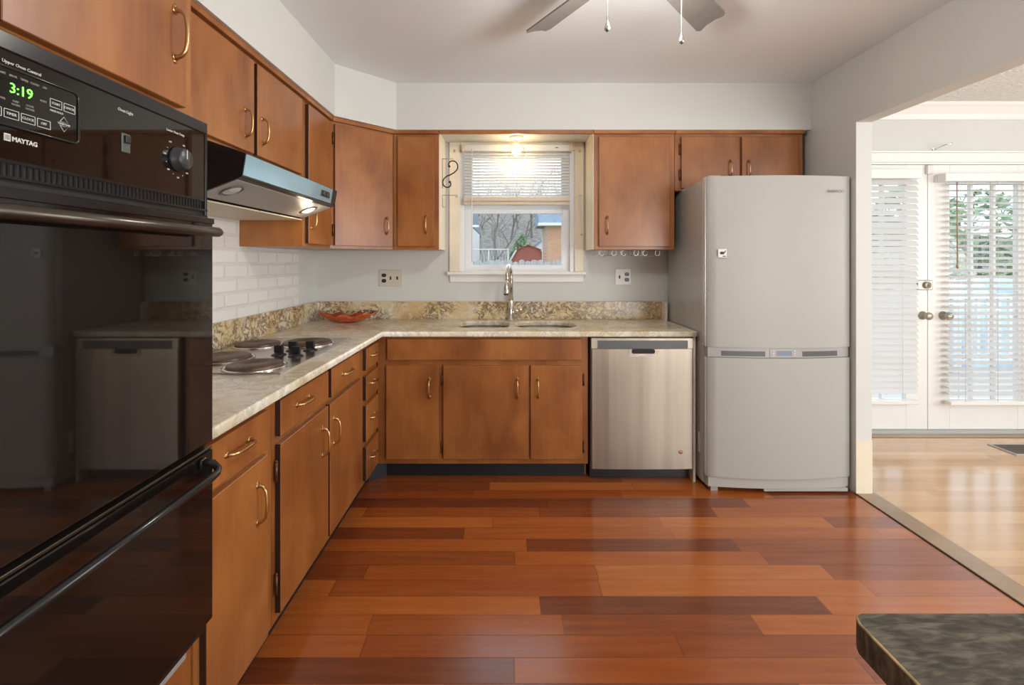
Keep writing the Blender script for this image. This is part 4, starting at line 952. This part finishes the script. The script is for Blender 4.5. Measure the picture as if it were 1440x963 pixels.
# =================================================================== OUTDOORS
m = MB(); GZ = -.45; n = 40
def gh(x, y): return GZ + (0 if y < 22 else (y-22)*.055) + (0 if y < 44 else (y-44)*.17)
grid = {}
for a in range(n+1):
    for b in range(n+1):
        x = -60+120*a/n; y = 3.95+96*b/n; grid[a, b] = m.bm.verts.new((x, y, gh(x, y) + (random.uniform(-.3, .5) if y > 46 else 0)))
i0, i1 = m.mi('lawn'), m.mi('woods')
for a in range(n):
    for b in range(n):
        f = m.bm.faces.new((grid[a, b], grid[a+1, b], grid[a+1, b+1], grid[a, b+1])); f.material_index = i1 if b > 15 else i0; f.smooth = True
struct('ground_outside', m, 'winter lawn rising to a wooded slope')
# picket/board fence
T = thing('board_fence', 'weathered grey board fence at the back of the yard', 'fence', (0, 11.5, GZ))
m = MB(); x = -9.0
while x < 7.5:
    h = 1.32 + random.uniform(-.03, .03); m.prism([(x, GZ), (x+.135, GZ), (x+.135, h-.03), (x+.0675, h), (x, h-.03)], 'y', 11.5, 11.52, 'fence'); x += .145
m.build('boards', T)
m = MB()
for z in (.0, 1.0): m.box(-9, 7.5, 11.52, 11.56, z, z+.09, 'fence')
m.build('rails', T)
# chain link
T = thing('chain_link_fence', 'pale chain-link fence behind the board fence, left of the red shed', 'fence', (-1.5, 24, -.3))
m = MB()
for k in range(10): m.tube([(-8.5+k*.95, 24, -.45), (-8.5+k*.95, 24, 1.90)], .022, 'extwhite', 6)
m.build('posts', T)
m = MB(); m.tube([(-9.0, 24, 1.88), (.1, 24, 1.88)], .028, 'extwhite', 6)
for k in range(60): m.tube([(-9.0+k*.15, 24, .0), (-8.7+k*.15, 24, 1.88)], .006, 'extwhite', 3, False); m.tube([(-8.7+k*.15, 24, .0), (-9.0+k*.15, 24, 1.88)], .006, 'extwhite', 3, False)
m.build('mesh', T)
# shed
sy = 30.0
T = thing('garden_shed', 'red gambrel-roofed shed with white trim beyond the fence', 'shed', (1.35, sy, .0))
m = MB(); sx0, sx1 = .15, 2.55
gam = [(sx0+.02, .0), (sx0+.02, 1.33), (.55, 1.98), (1.30, 2.28), (2.10, 1.98), (sx1-.02, 1.33), (sx1-.02, .0)]
m.prism(gam, 'y', sy, sy+3, 'shedred'); m.build('walls', T)
m = MB()
for a, b in zip(gam[1:-2], gam[2:-1]):
    A, Bv = Vector((a[0], 0, a[1])), Vector((b[0], 0, b[1])); nn_ = Vector((-(Bv-A).z, 0, (Bv-A).x)).normalized()*.05
    if nn_.z < 0: nn_ = -nn_
    m.prism([(A.x, A.z+.005), (Bv.x, Bv.z+.005), (Bv.x+nn_.x, Bv.z+nn_.z), (A.x+nn_.x, A.z+nn_.z)], 'y', sy-.12, sy+3.1, 'shedred')
m.build('roof', T)
m = MB()
for a, b in ((gam[1], gam[2]), (gam[4], gam[5])):
    m.prism([(a[0]-.05, a[1]), (a[0]+.07, a[1]), (b[0]+.07, b[1]), (b[0]-.05, b[1])], 'y', sy-.16, sy-.125, 'extwhite')
m.build('trim_boards', T)
# brick house
T = thing('brick_house', 'orange brick neighbour house with blue-grey roof at the right of the window', 'house', (5, 25, 0))
m = MB(); m.box(1.98, 9.5, 24, 27, -.4, 3.10, 'housebrick'); m.build('walls', T)
m = MB(); m.prism([(23.6, 3.12), (27.4, 3.12), (25.5, 4.4)], 'x', 1.55, 9.9, 'roof'); m.build('roof', T)
m = MB(); m.box(1.5, 9.9, 23.52, 23.62, 3.03, 3.16, 'extwhite'); m.box(1.92, 1.979, 26.85, 26.95, -.4, 3.1, 'extwhite'); m.box(1.5, 9.9, 23.62, 24.0, 3.02, 3.08, 'extwhite'); m.build('gutter', T)
m = MB(); m.box(3.2, 4.3, 23.96, 23.999, 1.2, 2.4, 'extwhite'); m.box(3.27, 4.23, 23.94, 23.96, 1.27, 2.33, 'darkgrey'); m.build('window', T)
# white garage gable behind
T = thing('garage', 'white gabled outbuilding between the shed and the brick house', 'building', (4.2, 41, .6))
m = MB(); m.prism([(2.4, .5), (2.4, 2.6), (4.6, 4.2), (6.8, 2.6), (6.8, .5)], 'y', 41, 46, 'extwhite'); m.build('walls', T)
m = MB()
for a, b in (((2.2, 2.46), (4.6, 4.21)), ((7.0, 2.46), (4.6, 4.21))): m.prism([a, b, (b[0], b[1]+.12), (a[0], a[1]+.12)], 'y', 40.8, 46.2, 'roof')
m.build('roof', T)
# left neighbour
T = thing('white_house', 'corner of a pale siding house at the left edge of the window', 'house', (-7, 27, 0))
m = MB(); m.box(-12, -1.80, 25, 32, -.4, 3.1, 'extwhite'); m.build('walls', T)
m = MB(); m.box(-12, -1.42, 24.6, 24.69, 3.02, 3.13, 'extwhite'); m.build('gutter', T)
m = MB(); m.prism([(24.7, 3.05), (32.3, 3.05), (28.5, 5.0)], 'x', -12.4, -1.80, 'roof'); m.build('roof', T)
# trees
def branch(q, p, d, L, r, depth, mat, rnd):
    n = 3; pts = [p]; rs = [r]
    for k in range(n):
        d = (d + Vector((rnd.uniform(-.16, .16), rnd.uniform(-.16, .16), rnd.uniform(-.02, .12)))).normalized(); pts.append(pts[-1]+d*L/n); rs.append(r*(1-.38*(k+1)/n))
    q.tube(pts, rs, mat, 5 if depth < 2 else 3, False)
    if depth >= 4: return
    for k in range(3 if depth < 3 else 4):
        t = pts[rnd.choice((1, 2, 3)) if k else 3]; ang = rnd.uniform(.35, .95); az = rnd.uniform(0, 2*PI)
        side = Vector((math.cos(az), math.sin(az), 0)); nd = (d*math.cos(ang)+side*math.sin(ang)).normalized()
        branch(q, t, nd, L*rnd.uniform(.58, .78), r*.5, depth+1, mat, rnd)
protos = []
for k, mt in enumerate(('bark', 'palebark', 'bark')):
    rnd = random.Random(31+k); q = MB(); branch(q, Vector((0, 0, 0)), Vector((0, 0, 1)), 3.6, .13, 0, mt, rnd)
    o = q.build('bare_tree', origin=(0, 0, 0), fixn=False); protos.append(o)
rnd = random.Random(5)
spots = []
for row, y0 in enumerate((34, 39, 44, 50, 57, 64)):
    k = -y0*.30
    while k < y0*.36: spots.append((k+rnd.uniform(-.8, .8), y0+rnd.uniform(-1.5, 1.5))); k += 2.9 if row else 4.5
first = {0: True, 1: True, 2: True}
for x, y in spots:
    if 1.5 < x < 10.5 and y < 36: continue
    if 1.6 < x < 7.4 and 39 < y < 48: continue
    k = rnd.choice((0, 0, 1, 2)); src = protos[k]
    o = src if first[k] else src.copy()
    if not first[k]: C.objects.link(o)
    first[k] = False
    o.location = (x, y, gh(x, y)-.1); o.rotation_euler = (0, 0, rnd.uniform(0, 6.28)); s = rnd.uniform(.8, 1.2); o.scale = (s, s, s)
    tag(o, 'leafless grey winter tree in the woods beyond the yard', 'tree', 'bare trees beyond the yard')
def bush(name, label, c, rx, rz, nleaf, mat, rnd, leaf=.18, cat='tree', group=None):
    T = thing(name, label, cat, c, group); q = MB(); i = q.mi(mat)
    for k in range(nleaf):
        u_ = rnd.uniform(-1, 1); a = rnd.uniform(0, 2*PI); rr_ = rnd.uniform(.45, 1)**.5; h = rnd.random()
        rad = rx*(1-h)**.7*rr_ if cat == 'tree' else rx*math.sqrt(max(.02, 1-(2*h-1)**2))*rr_
        p = Vector((c[0]+rad*math.cos(a), c[1]+rad*math.sin(a), c[2]+.15+rz*h)); s = leaf*rnd.uniform(.6, 1.3)
        d1_ = Vector((rnd.uniform(-1, 1), rnd.uniform(-1, 1), rnd.uniform(-1, 1))).normalized(); d2_ = d1_.orthogonal().normalized()
        q.bm.faces.new([q.bm.verts.new(p+d1_*s), q.bm.verts.new(p+d2_*s*.5), q.bm.verts.new(p-d1_*s), q.bm.verts.new(p-d2_*s*.5)])
    q.build('foliage', T, fixn=False)
    q = MB(); q.tube([(c[0], c[1], c[2]-.1), (c[0], c[1], c[2]+rz*.7)], [rx*.06+.02, .02], 'bark', 6); q.build('trunk', T)
bush('evergreen_tree', 'dark evergreen tree behind the red shed', (1.15, 36.5, gh(0, 36.5)), 1.5, 2.7, 1600, 'evergreen', rnd)
for x, y, lab in ((9.6, 11.6, 'green shrub outside the glass doors, leftmost of three'), (12.0, 12.4, 'green shrub outside the glass doors, middle of three'), (14.2, 12.0, 'green shrub outside the glass doors, rightmost of three')):
    bush('garden_shrub', lab, (x, y, GZ), 1.1, 3.4, 900, 'evergreen', rnd, .15, 'shrub', 'shrubs outside the glass doors')
# deck and railing, blue tarp outside the doors
m = MB(); m.box(2.1, 7.0, 3.88, 5.9, -.12, -.02, 'deck'); struct('ground_deck', m, 'pale deck outside the french doors')
T = thing('deck_railing', 'white railing at the edge of the deck outside', 'railing', (4.5, 5.85, -.02))
m = MB(); m.box(2.1, 7.0, 5.82, 5.88, .86, .92, 'extwhite'); m.box(2.1, 7.0, 5.83, 5.87, .08, .13, 'extwhite'); m.build('rails', T)
m = MB()
for k in range(38): m.box(2.16+k*.128, 2.195+k*.128, 5.835, 5.865, .13, .86, 'extwhite')
m.build('balusters', T)
for x in (2.15, 3.75, 5.35, 6.95):
    q = MB(); q.box(x-.05, x+.05, 5.80, 5.90, -.02, 1.02, 'extwhite', .004); q.build('post', T)
m = MB(); i = m.mi('tarp'); n = 24; g_ = {}
for a in range(n+1):
    for b in range(n+1):
        u_, v_ = a/n*2-1, b/n*2-1; r_ = max(abs(u_), abs(v_))
        z = GZ + 1.45*(1-abs(u_)**4)*(1-abs(v_)**4) + .03*math.sin(11*u_+4*v_)
        g_[a, b] = m.bm.verts.new((7.9+2.2*u_, 7.9+1.1*v_, z))
for a in range(n):
    for b in range(n): f = m.bm.faces.new((g_[a, b], g_[a+1, b], g_[a+1, b+1], g_[a, b+1])); f.smooth = True
o = m.build('tarp_cover'); tag(o, 'pale blue tarp draped over a pile in the yard outside the glass doors', 'tarp')
